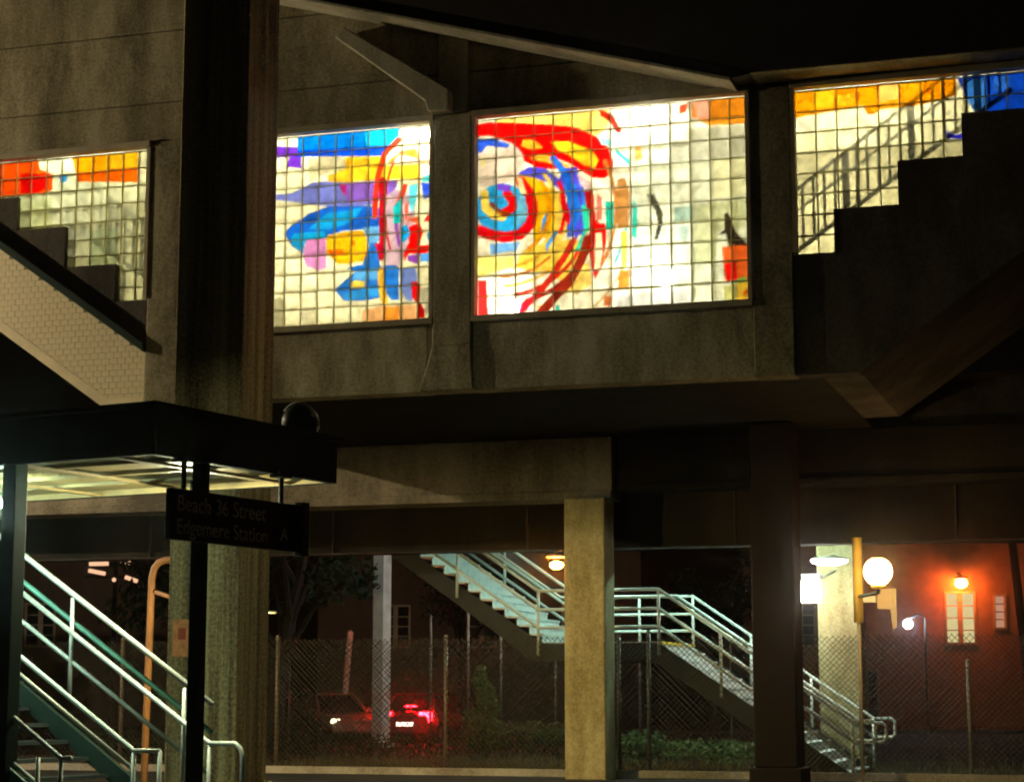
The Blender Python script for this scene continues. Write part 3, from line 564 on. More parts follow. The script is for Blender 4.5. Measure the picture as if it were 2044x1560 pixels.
NQ = 14
m, n, l = new_mat('came_mortar')
tr_ = n.new('ShaderNodeBsdfTranslucent'); tr_.inputs[0].default_value = (.72, .68, .36, 1)
mxs = n.new('ShaderNodeMixShader'); mxs.inputs[0].default_value = .55
n['Principled BSDF'].inputs['Base Color'].default_value = (.3, .29, .16, 1)
l.new(n['Principled BSDF'].outputs[0], mxs.inputs[1]); l.new(tr_.outputs[0], mxs.inputs[2]); l.new(mxs.outputs[0], n['Material Output'].inputs[0])
def glass_window(s0, s1, z0, z1, cols, rows, base, label, keep=None, clear=.32):
    ps, pz = (s1-s0)/cols, (z1-z0)/rows
    g = MB()
    for i in range(cols+1):
        c = s0+ps*i
        g.box(c-.0075, c+.0075, .135, .2, z0, z1)
    for j in range(rows+1):
        c = z0+pz*j
        g.box(s0, s1, .138, .197, c-.007, c+.007)
    fr = mez.part('art_glass_window', g, 'came_mortar', label=label)
    for i in range(cols):
        for j in range(rows):
            a0, a1, b0, b1 = s0+ps*i+.008, s0+ps*(i+1)-.008, z0+pz*j+.0075, z0+pz*(j+1)-.0075
            if keep and not keep(a0, a1, b0, b1): continue
            k = random.uniform(.74, 1.08)
            tilt = random.uniform(-.012, .012)
            vs, cs = [], []
            for q in range(NQ+1):
                for p in range(NQ+1):
                    x, zq = a0+(a1-a0)*p/NQ, b0+(b1-b0)*q/NQ
                    ex, ez = abs(2*p/NQ-1)**4, abs(2*q/NQ-1)**4
                    vs.append((x, .15-.014*(1-ex)*(1-ez)+tilt*(p/NQ-.5), zq))
                    hx, hz = (a1-a0)/NQ*.27, (b1-b0)/NQ*.27
                    c4_ = [art(x+ux*hx, zq+uz*hz, base) for ux, uz in ((-1,-.6),(.6,-1),(1,.6),(-.6,1))]
                    c = [sum(v[q_] for v in c4_)/4 for q_ in range(3)]
                    e = .86 if (p in (0, NQ) or q in (0, NQ)) else 1.0
                    cs.append(tuple(min(1, v*k*e) for v in c)+(clear,))
            fs = [(q*(NQ+1)+p, q*(NQ+1)+p+1, (q+1)*(NQ+1)+p+1, (q+1)*(NQ+1)+p) for q in range(NQ) for p in range(NQ)]
            nf = len(fs); nv = len(vs)
            vs += [(a0,.19,b0),(a1,.19,b0),(a1,.19,b1),(a0,.19,b1)]
            c4 = [0, NQ, NQ*(NQ+1)+NQ, NQ*(NQ+1)]
            fs += [(nv+3, nv+2, nv+1, nv)]
            bot = list(range(NQ+1)); top = [NQ*(NQ+1)+p for p in range(NQ+1)]
            lef = [q*(NQ+1) for q in range(NQ+1)]; rig = [q*(NQ+1)+NQ for q in range(NQ+1)]
            fs += [tuple(bot[::-1]+[nv, nv+1]), tuple(top+[nv+2, nv+3]), tuple(lef+[nv+3, nv]), tuple(rig[::-1]+[nv+1, nv+2])]
            me = bpy.data.meshes.new('glass_pane')
            me.from_pydata([(x, y, z-6.2) for x, y, z in vs], [], fs)
            me.materials.append(MATS['art_glass']); me.materials.append(MATS['glass_edge'])
            ca = me.color_attributes.new('Col', 'FLOAT_COLOR', 'POINT')
            ca.data.foreach_set('color', [v for c in cs+[(1,1,1,1)]*4 for v in c])
            for t, p in enumerate(me.polygons):
                p.material_index = 0 if t < nf else 1
                p.use_smooth = t < nf
            o = bpy.data.objects.new('glass_pane', me); COL.objects.link(o); o.parent = fr
    return fr
def sill_l(s):
    return 10.53 if s < -9.77 else 9.88 if s < -8.83 else 9.3 if s < -7.89 else 8.6 if s < -6.93 else 7.96
def sill_r(s):
    return 8.0 if s < 4.99 else 8.65 if s < 5.945 else 9.31 if s < 6.89 else 9.95
glass_window(-9.79, -6.32, 7.92, ZT, 12, 9, (.72, .74, .5), 'stepped pale glass window with red and orange panes along its top, left of the big column',
             lambda a0, a1, b0, b1: b1 > sill_l(a1) + .01, .6)
glass_window(-5.63, -1.32, ZB, ZT, 15, 11, (.87, .83, .58), 'glass window with blue pointed shapes on cream panes')
glass_window(-.62, 3.74, ZB, ZT, 14, 10, (.88, .82, .64), 'widest glass window, with a red and yellow spiral')
glass_window(4.43, 8.8, 7.98, ZT, 14, 8, (.88, .86, .58), 'stepped cream glass window with orange and blue top row, far right',
             lambda a0, a1, b0, b1: b1 > sill_r(a0) + .01, .72)

# ---------------------------------------------------------------- inside the mezzanine
glow('tube_cool', (1, .95, .74), 85)
glow('tube_hot', (1, .97, .88), 330)
glow('lamp_hot', (1, .97, .9), 160)
glow('tube_wing', (1, .97, .78), 200)
def ceiling_light(s, d, z, label, mat='tube_cool', ln=1.3):
    t = Thing('ceiling_light', label, 'light', (s, d, z), 'W', 'fluorescent lights behind the coloured glass')
    t.part('housing', MB().box(s-ln/2-.04, s+ln/2+.04, d-.12, d+.12, z+.06, z+.14), 'room_white', bev=.01)
    for k in (-.06, .06):
        t.part('tube', MB().tube([(s-ln/2, d+k, z), (s+ln/2, d+k, z)], .03, 8), mat)
    t.part('end_cap', MB().box(s-ln/2-.04, s-ln/2, d-.1, d+.1, z-.04, z+.06), 'room_white')
    t.part('end_cap', MB().box(s+ln/2, s+ln/2+.04, d-.1, d+.1, z-.04, z+.06), 'room_white')
    return t
ceiling_light(-8.3, 1.05, 10.9, 'ceiling tube light behind the leftmost stepped window', 'tube_wing')
ceiling_light(-4.2, 1.1, 10.9, 'ceiling tube light behind the blue part of the glass, next to the big column')
ceiling_light(-1.75, .75, 10.56, 'bright tube light glaring at the top right of the blue glass window', 'tube_hot', .6)
ceiling_light(2.05, .75, 10.56, 'bright tube light glaring at the top of the spiral glass window', 'tube_hot', .6)
ceiling_light(.3, 1.1, 10.9, 'ceiling tube light behind the spiral of the widest window')
ceiling_light(5.6, 1.05, 10.9, 'ceiling tube light behind the stepped window on the right')
def glare_lamp(s, d, z, r, label):  # added lamps that make the glare low on the glass
    t = Thing('glare_lamp', label, 'lamp', (s, d, 6.5), 'W', 'added glare lamps low behind the spiral glass')
    t.part('globe', MB().ball((s, d, z), r, 20, 12), 'lamp_hot', sm=True)
    t.part('stem', MB().tube([(s, d, 6.5), (s, d, z-r*.9)], .03, 8), 'room_white')
    t.part('foot', MB().lathe([(.16, 6.5), (.15, 6.54), (.04, 6.57)], (s, d, 0), 16), 'room_white')
glare_lamp(2.25, .85, 7.95, .15, 'added low lamp glaring behind the lower right of the spiral glass window')
glare_lamp(-.2, .75, 7.62, .12, 'added low lamp glaring behind the lower left corner of the spiral glass window')

glow('fill_glow', (1, .94, .7), 300)
def fill_wash(s, d, z, label):  # unseen lights added to brighten the panes from behind
    t = Thing('fill_light', label, 'light', (s, d, z), 'W', 'added fill lights brightening the rear wall of the mezzanine')
    t.part('trough', MB().box(s-.75, s+.75, d-.14, d-.11, z, z+.16).box(s-.75, s+.75, d+.11, d+.14, z, z+.16).box(s-.75, s+.75, d-.11, d+.11, z, z+.03), 'room_white')
    t.part('lens', MB().box(s-.72, s+.72, d-.1, d+.1, z+.04, z+.1), 'fill_glow')
fill_wash(-3.9, 3.6, 6.51, 'added fill light behind the blue glass window')
fill_wash(-3.2, 1.9, 6.51, 'added fill light close behind the blue glass window')
fill_wash(-.6, 3.6, 6.51, 'added fill light behind the post between the two middle windows')
fill_wash(2.6, 3.6, 6.51, 'added fill light behind the right half of the spiral window')
fill_wash(5.7, 3.6, 7.4, 'added fill light at the start of the right stair wing')
fill_wash(-7.9, 3.6, 7.75, 'added fill light at the start of the left stair wing')

def inner_rail(sgn, s0, z0, s1, d, label):
    t = Thing('stair_railing', label, 'railing', (s0, d, z0-1.0), 'W')
    sl = SL*sgn
    zf = lambda s: z0 + (s-s0)*sl
    t.part('top_rail', MB().tube([(s0, d, z0), (s1, d, zf(s1))], .03, 8), 'dark_rail')
    t.part('lower_rail', MB().tube([(s0, d, z0-.34), (s1, d, zf(s1)-.34)], .022, 8), 'dark_rail')
    t.part('bottom_rail', MB().tube([(s0, d, z0-.95), (s1, d, zf(s1)-.95)], .04, 8), 'dark_rail')
    s = min(s0, s1); e = max(s0, s1); i = 0
    while s < e:
        w = .05 if i % 6 == 5 else .02
        t.part('baluster' if i % 6 != 5 else 'newel', MB().box(s-w, s+w, d-w, d+w, zf(s)-.95, zf(s)-.02), 'dark_rail')
        s += .165; i += 1
    return t
inner_rail(1, 4.3, 9.06, 7.6, .5, 'stair railing seen as a shadow through the cream window on the right')
inner_rail(-1, -6.2, 9.0, -9.6, 1.3, 'stair railing seen faintly through the leftmost stepped window')

# ---------------------------------------------------------------- girder over the windows, big column, rear beams, deck
g = Thing('overhead_girder', 'dark girder sloping across above the coloured windows', 'girder', (3.8, -.55, 10.6), 'W')
gp = [(10.6,10.66),(3.88,10.66),(3.6,10.62),(-5.2,13.15),(-5.2,17),(10.6,17)]
g.part('web', MB().prism(gp, -.55, -.012), 'girder_steel')  # unlit front face, its darkness put into the material
g.part('soffit_plate', MB().prism([(3.6,10.56),(3.6,10.615),(-5.2,13.145),(-5.2,13.09)], -.62, -.012), 'pale_concrete', bev=.01)  # window light on the underside helped by a paler material
g.part('soffit_plate', MB().prism([(10.6,10.645),(3.9,10.645),(3.9,10.658),(10.6,10.658)], -.62, -.08), 'wall_concrete')
def column(s, d, w, dp, z1, mat, label, cap=False, base=True, name='column'):
    t = Thing(name, label, 'column', (s, d, 0), 'W', 'columns carrying the station')
    t.part('shaft', MB().box(s-w/2, s+w/2, d-dp/2, d+dp/2, .3 if base else 0, z1), mat, bev=.03)
    if base: t.part('plinth', MB().box(s-w/2-.08, s+w/2+.08, d-dp/2-.08, d+dp/2+.08, .0, .3), mat, bev=.03)
    if cap: t.part('capital', MB().box(s-w/2-.12, s+w/2+.12, d-dp/2-.1, d+dp/2+.1, z1-.25, z1+.02), mat, bev=.02)
    return t
bc = column(-3.54, -2.75, 1.08, 1.08, 15, 'streaked_concrete', 'tall broad concrete column in front of the windows, rising past the canopy')
bc.part('poster', MB().box(-3.99, -3.69, -3.302, -3.293, 2.06, 2.58), 'poster_orange', label='faded orange poster pasted on the column')
bc.part('poster_mark', MB().box(-3.9, -3.78, -3.306, -3.303, 2.3, 2.46), 'poster_red')
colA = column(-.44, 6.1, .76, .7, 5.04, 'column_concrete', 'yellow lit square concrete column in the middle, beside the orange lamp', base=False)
colB = column(3.1, 5.4, .74, .8, 6.18, 'shaded_column', 'column in front of the foot of the far stair, darkened for shade')
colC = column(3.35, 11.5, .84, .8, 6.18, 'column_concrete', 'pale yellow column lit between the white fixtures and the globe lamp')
t = Thing('rear_beam', 'dim concrete beam under the mezzanine, left of the middle column', 'beam', (-.5, 6.5, 5.05), 'W')
t.part('web', MB().box(-24, -.02, 6.15, 6.9, 5.05, 6.19), 'beam_concrete', bev=.02)
t.part('ledge', MB().box(-24, -.02, 6.05, 6.15, 5.05, 5.2), 'beam_concrete', bev=.01)
t = Thing('rear_beam', 'concrete beam darkened for shade under the mezzanine, right of the middle column', 'beam', (6, 6.6, 5.25), 'W')
t.part('web', MB().box(.06, 16, 6.35, 7.0, 5.2, 6.19), 'shaded_concrete', bev=.02)
t.part('ledge', MB().box(.06, 16, 6.25, 6.35, 5.2, 5.32), 'shaded_concrete', bev=.01)
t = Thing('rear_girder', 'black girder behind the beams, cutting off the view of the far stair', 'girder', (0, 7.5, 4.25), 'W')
t.part('web', MB().box(-26, 18, 7.35, 7.65, 4.25, 6.2), 'shaded_concrete')
t.part('bottom_flange', MB().box(-26, 18, 7.28, 7.72, 4.22, 4.25), 'girder_steel')
for s in (-22, -18, -14, -10, -6, -2, 2, 6, 10, 14):
    t.part('stiffener', MB().box(s, s+.03, 7.28, 7.35, 4.25, 6.2), 'girder_steel')
dk = Thing('viaduct_deck', 'black underside of the railway deck behind the mezzanine', 'viaduct', (0, 60, 6.2))
p1, p2 = W(-34, 6.95), W(30, 6.95)
dk.part('deck_slab', MB().slab([p1[:2], p2[:2], (40, 60), (-45, 60)], 6.22, 7.2), 'dark_concrete')
for yy in (46, 53, 59.4):
    dk.part('cross_girder', MB().box(-40, 36, yy, yy+.5, 5.95 if yy < 59 else 6.0, 6.21), 'girder_steel')
wc = Thing('white_column', 'slim white column under the far edge of the deck', 'column', (-3.72, 56.7, 0), '0', 'columns carrying the station')
wc.o.rotation_euler.z = R(-32)
def shaft_local(name, mb, mat, t, **k):
    me = mb.mesh(name); me.materials.append(MATS[mat]); o = bpy.data.objects.new(name, me); COL.objects.link(o); o.parent = t.o
    if k.get('bev'): bevel(o, k['bev'])
    return o
shaft_local('shaft', MB().box(-.19, .19, -.19, .19, .12, 5.75), 'white_column', wc, bev=.02)
shaft_local('base_plate', MB().box(-.28, .28, -.28, .28, .0, .12), 'white_column', wc, bev=.01)
shaft_local('cap_plate', MB().box(-.26, .26, -.26, .26, 5.75, 5.94), 'white_column', wc, bev=.01)

# ---------------------------------------------------------------- far stair with landing
fs_ = Thing('far_stair', 'steel stair lit white, coming down behind the middle column to a landing and the street', 'staircase', (0, 8, 0), 'W')
D0, D1, ZL = 8.0, 10.9, 2.5
RS, TR = .17, .25
tread_me = MB().box(-TR-.02, 0.02, 0, D1-D0, -.035, 0).mesh('tread'); tread_me.materials.append(MATS['stair_white'])
riser_me = MB().box(-.015, 0, 0, D1-D0, -RS, -.035).mesh('riser'); riser_me.materials.append(MATS['stair_white'])
nose_me = MB().box(-.03, .03, 0, D1-D0, -.04, .004).mesh('nosing'); nose_me.materials.append(MATS['safety_yellow'])
for i in range(1, 16):                                # up to the left
    s = -1.9 - (i-1)*TR
    fs_.piece('tread', tread_me, (s, D0, ZL+RS*i), fs_.o)
    fs_.piece('riser', riser_me, (s, D0, ZL+RS*i), fs_.o)
for i in range(0, 16):                                # down to the right
    s = .4 + i*TR
    if i: fs_.piece('tread', tread_me, (s, D0, ZL-RS*i), fs_.o)
    if ZL-RS*(i+1) > -.05: fs_.piece('riser', riser_me, (s, D0, ZL-RS*i), fs_.o)
fs_.piece('nosing', nose_me, (.42, D0, ZL), fs_.o)
fs_.piece('nosing', nose_me, (-1.92, D0, ZL+RS), fs_.o)
fs_.part('landing', MB().box(-1.92, .41, D0, D1, ZL-.12, ZL-.004), 'stair_white')
s2 = RS/TR
for d in (D0-.06, D1):
    fs_.part('stringer', MB().prism([(-1.9,ZL-.02),(-5.9,ZL-.02+4*s2),(-5.9,ZL-.36+4*s2),(-2.05,ZL-.36),(.3,ZL-.36),(3.75,ZL-.36-3.45*s2),(4.1,0),(.4,ZL-.02)], d, d+.055), 'stair_stringer')
def pipe_rail(t, d, offs, mats, ext=.35, name='handrail'):
    for k, (o, mt) in enumerate(zip(offs, mats)):
        pts = [(-5.9, d, ZL+o+4.0*s2), (-1.95, d, ZL+o), (.42, d, ZL+o), (4.0, d, ZL+o-3.58*s2)]
        zend = ZL+o-3.58*s2
        if k == 0: pts += [(4.35, d, zend), (4.42, d, zend-.06), (4.42, d, zend-.3), (4.35, d, zend-.36), (4.0, d, zend-.36)]
        t.part(name, MB().tube(pts, .032, 8), mt, sm=True)
for d in (D0-.1, D1+.05):
    pipe_rail(fs_, d, (.98, .62, .28), ('galvanised',)*3)
    for s in (-5.0, -3.6, -1.95, -.7, .42, 1.6, 2.8, 4.0):
        zf = ZL+.0-(s-.42)*s2 if s > .42 else ZL+(-1.95-s)*s2 if s < -1.95 else ZL
        fs_.part('baluster_post', MB().tube([(s, d, max(.0, zf-.25)), (s, d, zf+.98)], .03, 8), 'galvanised', sm=True)
pipe_rail(fs_, (D0+D1)/2, (.92,), ('galvanised',), name='centre_handrail')

# ---------------------------------------------------------------- street stair and canopy on the left
cn = Thing('street_canopy', 'dark flat canopy over the street stair with a yellowish lit underside', 'canopy', (0, 0, 3.74), 'K')
cn.part('fascia', MB().box(-9, 0, 0, .08, 3.74, 4.18).box(-.08, 0, .08, 2.94, 3.74, 4.18).box(-9, 0, 2.94, 3.02, 3.74, 4.18), 'canopy_dark', bev=.01)
cn.part('rear_trim', MB().box(-9, -.085, 2.922, 2.938, 3.745, 3.808), 'canopy_soffit')
cn.part('roof_sheet', MB().box(-9.05, .05, -.04, 3.06, 4.185, 4.23), 'canopy_dark')
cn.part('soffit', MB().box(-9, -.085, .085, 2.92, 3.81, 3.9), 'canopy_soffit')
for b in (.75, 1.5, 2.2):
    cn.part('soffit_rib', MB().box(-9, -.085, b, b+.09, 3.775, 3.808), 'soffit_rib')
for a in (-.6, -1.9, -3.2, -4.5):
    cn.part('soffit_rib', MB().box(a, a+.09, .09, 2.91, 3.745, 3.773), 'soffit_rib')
for a, b, r in ((-1.78, .12, .085), (-.1, .85, .062), (-6.5, .12, .085), (-6.5, 2.8, .085)):
    cn.part('support_post', MB().box(a-r, a+r, b-r, b+r, 0, 3.76), 'green_steel', bev=.01)
gd = Thing('dark_globe', 'unlit dark globe with a pale arc as its highlight, standing at the canopy corner', 'globe lamp', (-.15, 2.55, 4.2), 'K')
gd.part('globe', MB().ball((-.15, 2.55, 4.33), .2, 24, 14), 'black_plastic', sm=True)
gd.part('stem', MB().lathe([(.07, 4.23), (.06, 4.28)], (-.15, 2.55, 0), 14), 'canopy_dark')
gd.part('rim', MB().tube([(-.15+.21*math.cos(.3+a*.24), 2.5, 4.33+.21*math.sin(.3+a*.24)) for a in range(0, 10)], .018, 6), 'room_white', sm=True)  # highlight on the globe built as a pale tube

sg = Thing('station_sign', 'black hanging station sign reading Beach 36 Street under the canopy edge', 'sign', (.03, 1.2, 2.97), 'K')
sg.o.location = K(.03, 1.15, 2.97)
sg.part('board', MB().box(.01, .09, .24, 2.3, 2.97, 3.445), 'sign_black', bev=.008)
sg.part('end_box', MB().box(.0, .11, 2.3, 2.42, 2.93, 3.48), 'sign_black', bev=.008)
for b in (.45, 2.0):
    sg.part('hanger', MB().tube([(.05, b, 3.44), (.05, b, 3.78)], .026, 8), 'canopy_dark')
    sg.part('hanger_plate', MB().box(-.03, .12, b-.09, b+.09, 3.7, 3.735), 'canopy_dark')
sg.part('route_disc', MB().tube([(.088, 1.98, 3.13), (.094, 1.98, 3.13)], .1, 20), 'sign_disc')
def sign_text(txt, b, z, size, name='lettering'):
    cu = bpy.data.curves.new(name, 'FONT'); cu.body = txt; cu.size = size; cu.extrude = .001
    cu.materials.append(MATS['sign_text'])
    tmp = bpy.data.objects.new('tmp', cu); COL.objects.link(tmp)
    bpy.context.view_layer.update()
    me = bpy.data.meshes.new_from_object(tmp.evaluated_get(bpy.context.evaluated_depsgraph_get()))
    bpy.data.objects.remove(tmp)
    me.name = name
    if not me.materials: me.materials.append(MATS['sign_text'])
    o = bpy.data.objects.new(name, me); COL.objects.link(o); o.parent = sg.o; o['kind'] = 'stuff'
    o.location = (.097-.03, b-1.2, z-2.97)
    o.rotation_euler = (R(90), 0, R(90))
    return o
sign_text('Beach 36 Street', .3, 3.24, .215)
sign_text('Edgemere Station', .3, 3.03, .2)
sign_text('A', 1.94, 3.07, .19)

st = Thing('street_stair', 'street stair with pale tube railings shining green white under the canopy', 'staircase', (-1.6, 1.4, 0), 'K')
SS = .61
for i in range(1, 17):
    a = -1.7 - (i-1)*.29
    st.part('tread', MB().box(a-.3, a, .2, 2.55, .177*i-.04, .177*i), 'stair_stringer')
for b in (.14, 2.6):
    st.part('stringer', MB().prism([(-1.55,.0),(-6.5,4.95*SS),(-6.5,4.95*SS+.26),(-1.6,.26)], b-.03, b+.03), 'green_steel')
def rail_line(b, z, a0, ext, loop, mat, r=.027, a_end=-6.4):
    pts = [(a_end, b, z+(a0-a_end)*SS), (a0, b, z)]
    if ext:
        pts += [(a0+ext, b, z)]
        if loop: pts += [(a0+ext+.06, b, z-.05), (a0+ext+.09, b, z-.12), (a0+ext+.09, b, .04)]
    st.part('handrail', MB().tube(pts, r, 10), mat, sm=True)
rail_line(2.58, 1.05, -1.26, .34, True, 'galvanised', .027)
rail_line(2.62, 1.45, -1.26, 0, False, 'galvanised', .03)
rail_line(2.62, .72, -1.26, 0, False, 'galvanised', .025)
rail_line(2.66, 1.16, -1.3, 0, False, 'green_panel', .03)
rail_line(1.49, 1.0, -1.36, .33, False, 'galvanised', .026)
rail_line(1.52, .8, -1.36, 0, False, 'galvanised', .022)
rail_line(.14, .97, -1.1, .12, False, 'galvanised', .025)
rail_line(.17, .72, -1.4, .34, False, 'galvanised', .022)
for a, b, z in ((-1.26,2.58,1.05),(-1.62,2.6,1.62),(-3.2,2.6,2.6),(-4.8,2.6,3.55),(-1.36,1.49,1.0),(-1.03,1.49,1.0),(-3.0,1.49,2.0),(-4.6,1.49,2.9),(-1.1,.14,.97),(-1.4,.16,.97),(-2.6,.14,1.85)):
    st.part('rail_post', MB().tube([(a, b, max(0, z-1.1)), (a, b, z)], .022, 8), 'galvanised', sm=True)
st.part('side_panel', MB().prism([(-1.35,.1),(-1.35,.66),(-2.3,.66+.95*SS),(-2.3,.1+.95*SS)], .1, .13), 'green_panel')
glow('tube_green', (.66, 1, .8), 260)
def tube_light(a, b, z, label, ln=1.2):
    t = Thing('tube_light', label, 'light', (a, b, z), 'K', 'tube lights under the street canopy')
    t.part('housing', MB().box(a-ln/2, a+ln/2, b-.03, b+.03, z+.02, z+.07), 'room_white', bev=.01)
    t.part('tube', MB().tube([(a-ln/2+.04, b, z-.02), (a+ln/2-.04, b, z-.02)], .03, 8), 'tube_green')
    t.part('end_cap', MB().box(a-ln/2, a-ln/2+.04, b-.06, b+.06, z-.06, z), 'room_white')
    t.part('end_cap', MB().box(a+ln/2-.04, a+ln/2, b-.06, b+.06, z-.06, z), 'room_white')
st.part('screen_post', MB().box(-2.28, -2.18, .5, .6, 1.2, 3.72), 'stair_white', bev=.01)
st.part('screen_post', MB().box(-2.12, -2.06, .5, .56, 1.1, 3.72), 'green_panel', bev=.01)
tube_light(-3.3, 1.1, 3.52, 'greenish tube light under the street canopy, nearest the sign')
tube_light(-5.2, 1.1, 3.52, 'greenish tube light under the street canopy, farther up the stair')
glow('column_fill_glow', (.98, 1, .6), 1300)  # unseen lamp added to light the broad column from the canopy
pd = Thing('column_fill_lamp', 'added yellowish lamp under the canopy, hidden behind the station sign', 'lamp', (-1.38, 2.33, 3.5), 'K')
pd.part('bulb', MB().ball((-1.38, 2.33, 3.5), .1, 16, 10), 'column_fill_glow', sm=True)
pd.part('shade', MB().lathe([(.2, .03), (.15, .1), (.03, .15)], (-1.38, 2.33, 3.5), 18), 'canopy_dark')
pd.part('stem', MB().tube([(-1.38, 2.33, 3.64), (-1.38, 2.33, 3.8)], .015, 6), 'canopy_dark')

# ---------------------------------------------------------------- lamps outside
glow('globe_glow', (1, .58, .19), 62)
glow('orange_glow', (1, .3, .035), 260)
glow('house_lamp_glow', (1, .17, .025), 170)
glow('white_glow', (1, .95, .8), 34)
glow('blue_glow', (.6, .85, 1), 110)
gl_ = Thing('globe_lamp', 'big shining white globe lamp beside the yellow pole', 'lamp', (4.93, 4.7, 3.2), 'W')
gl_.part('globe', MB().ball((4.93, 4.7, 3.55), .235, 28, 16), 'globe_glow', sm=True)
gl_.part('collar', MB().lathe([(.1, 3.26), (.13, 3.29), (.13, 3.32), (.08, 3.335)], (4.93, 4.7, 0), 18), 'safety_yellow')
gl_.part('cap', MB().lathe([(.1, 3.765), (.1, 3.785), (.02, 3.8)], (4.93, 4.7, 0), 18), 'green_steel')
gl_.part('arm', MB().tube([(4.93, 4.7, 3.27), (4.93, 4.7, 3.2), (4.6, 5.6, 3.2), (4.45, 5.93, 3.2)], .03, 8), 'green_steel')
yp = Thing('yellow_pole', 'yellow pole lit by the globe lamp, running up to the deck', 'pole', (4.42, 6.0, 0), 'W')
yp.part('shaft', MB().tube([(4.42, 6.0, 2.75), (4.42, 6.0, 4.22)], .085, 14), 'yellow_pole', sm=True)
yp.part('lower_shaft', MB().tube([(4.42, 6.0, 0), (4.42, 6.0, 2.75)], .035, 14), 'beige_plate', sm=True)
yp.part('base_flange', MB().tube([(4.42, 6.0, 0), (4.42, 6.0, .05)], .16, 14), 'orange_lit_metal')
fl = Thing('stair_flood_light', 'lens shaped white flood light over the foot of the far stair', 'light', (3.43, 9.46, 4.04), 'W')
fl.part('lens', MB().lathe([(.02, -.08), (.2, -.065), (.33, -.02), (.36, .02)], (3.43, 9.46, 4.04), 22), 'white_glow', sm=True)
fl.part('hood', MB().lathe([(.37, .025), (.34, .06), (.2, .09), (.02, .1)], (3.43, 9.46, 4.04), 22), 'room_white', sm=True)
fl.part('bracket', MB().tube([(3.43, 9.5, 4.12), (3.4, 10.2, 4.2), (3.4, 11.1, 4.2)], .03, 8), 'galvanised')
fb = Thing('box_light', 'small white box light on a bracket under the flood light', 'light', (2.9, 10.35, 3.3), 'W')
fb.part('diffuser', MB().box(2.7, 3.1, 10.2, 10.5, 3.3, 3.68), 'white_glow', bev=.03)
fb.part('lid', MB().box(2.68, 3.13, 10.17, 10.53, 3.72, 3.85), 'room_white', bev=.02)
fb.part('bracket', MB().tube([(3.12, 10.35, 3.76), (3.3, 11.05, 3.95)], .03, 8), 'galvanised')
sl_ = Thing('street_lamp', 'small glaring orange street lamp beyond the deck, left of the middle column', 'lamp', (1.43, 64, 0))
sl_.part('head', MB().ball((1.43, 63.4, 5.55), .21, 18, 10, .6), 'orange_glow', sm=True)
sl_.part('hood', MB().lathe([(.34, .12), (.3, .2), (.05, .27)], (1.43, 63.4, 5.68), 18), 'galvanised')
sl_.part('pole', MB().tube([(2.6, 64, 0), (2.6, 64, 6.3), (2.3, 63.8, 6.6), (1.43, 63.4, 5.92)], .07, 10), 'post_metal', sm=True)
# unseen lamp added behind the big column to light the middle column
glow('rear_fill_glow', (1, .72, .22), 3600)
bl = Thing('rear_fill_lamp', 'added yellow fill lamp on the back of the tall broad column', 'lamp', (-3.56, -2.1, 2.6), 'W')
bl.part('back_plate', MB().box(-3.76, -3.36, -2.205, -2.15, 2.45, 2.75), 'galvanised')
bl.part('dome', MB().ball((-3.56, -2.02, 2.6), .1, 16, 10), 'rear_fill_glow', sm=True)
bl.part('hood', MB().box(-3.96, -3.2, -2.2, -1.5, 2.73, 2.76), 'galvanised')  # hood set to keep this lamp's light off the rear beam
glow('roadside_fill_glow', (1, .83, .52), 8600)
def roadside_fill(s, d, z, label):
    t = Thing('street_lamp', label, 'lamp', (s, d, 0), 'W')  # added lamp out of view, throws light along the left wall
    t.part('pole', MB().tube([(s-1.2, d, 0), (s-1.2, d, z+.3), (s-.9, d, z+.6), (s, d, z+.46)], .08, 10), 'post_metal', sm=True)
    t.part('bulb', MB().ball((s, d, z), .17, 16, 10), 'roadside_fill_glow', sm=True)
    t.part('hood', MB().box(s-.3, s+.5, d-.4, d-.37, z-.4, z+.4).box(s-.33, s-.3, d-.4, d+.4, z-.4, z+.4).box(s-.3, s+.5, d-.37, d+.4, z+.37, z+.4), 'galvanised')
roadside_fill(-21, -3.2, 10.0, 'added lamp out of view to the left, lighting the wall and tiles')
glow('stair_tube_glow', (.55, 1, .84), 520)
def stair_tube(s, d, z, label, ln=1.2):
    t = Thing('stair_tube_light', label, 'light', (s, d, z), 'W', 'tube lights over the far stair')
    t.part('housing', MB().box(s-ln/2, s+ln/2, d-.1, d+.1, z+.04, z+.12), 'room_white', bev=.01)
    t.part('tube', MB().tube([(s-ln/2+.03, d, z), (s+ln/2-.03, d, z)], .03, 8), 'stair_tube_glow')
    t.part('hanger', MB().tube([(s, d, z+.12), (s, d, 6.2)], .015, 6), 'galvanised')
stair_tube(-.9, 9.4, 5.3, 'tube light over the landing of the far stair')
stair_tube(2.0, 9.4, 4.9, 'tube light over the lower flight of the far stair')

glow('deck_fill_glow', (1, .97, .88), 380)  # unseen lamp added to brighten the white column and bush
dl = Thing('deck_fill', 'added white lamp hung under the railway deck above the pointed bush', 'lamp', (0.2, 52.5, 5.6))
dl.part('bowl', MB().ball((0.2, 52.5, 5.6), .16, 16, 10), 'deck_fill_glow', sm=True)
dl.part('hood', MB().lathe([(.26, .05), (.2, .16), (.03, .22)], (0.2, 52.5, 5.6), 16), 'galvanised')
dl.part('stem', MB().tube([(0.2, 52.5, 5.8), (0.2, 52.5, 6.22)], .02, 6), 'galvanised')

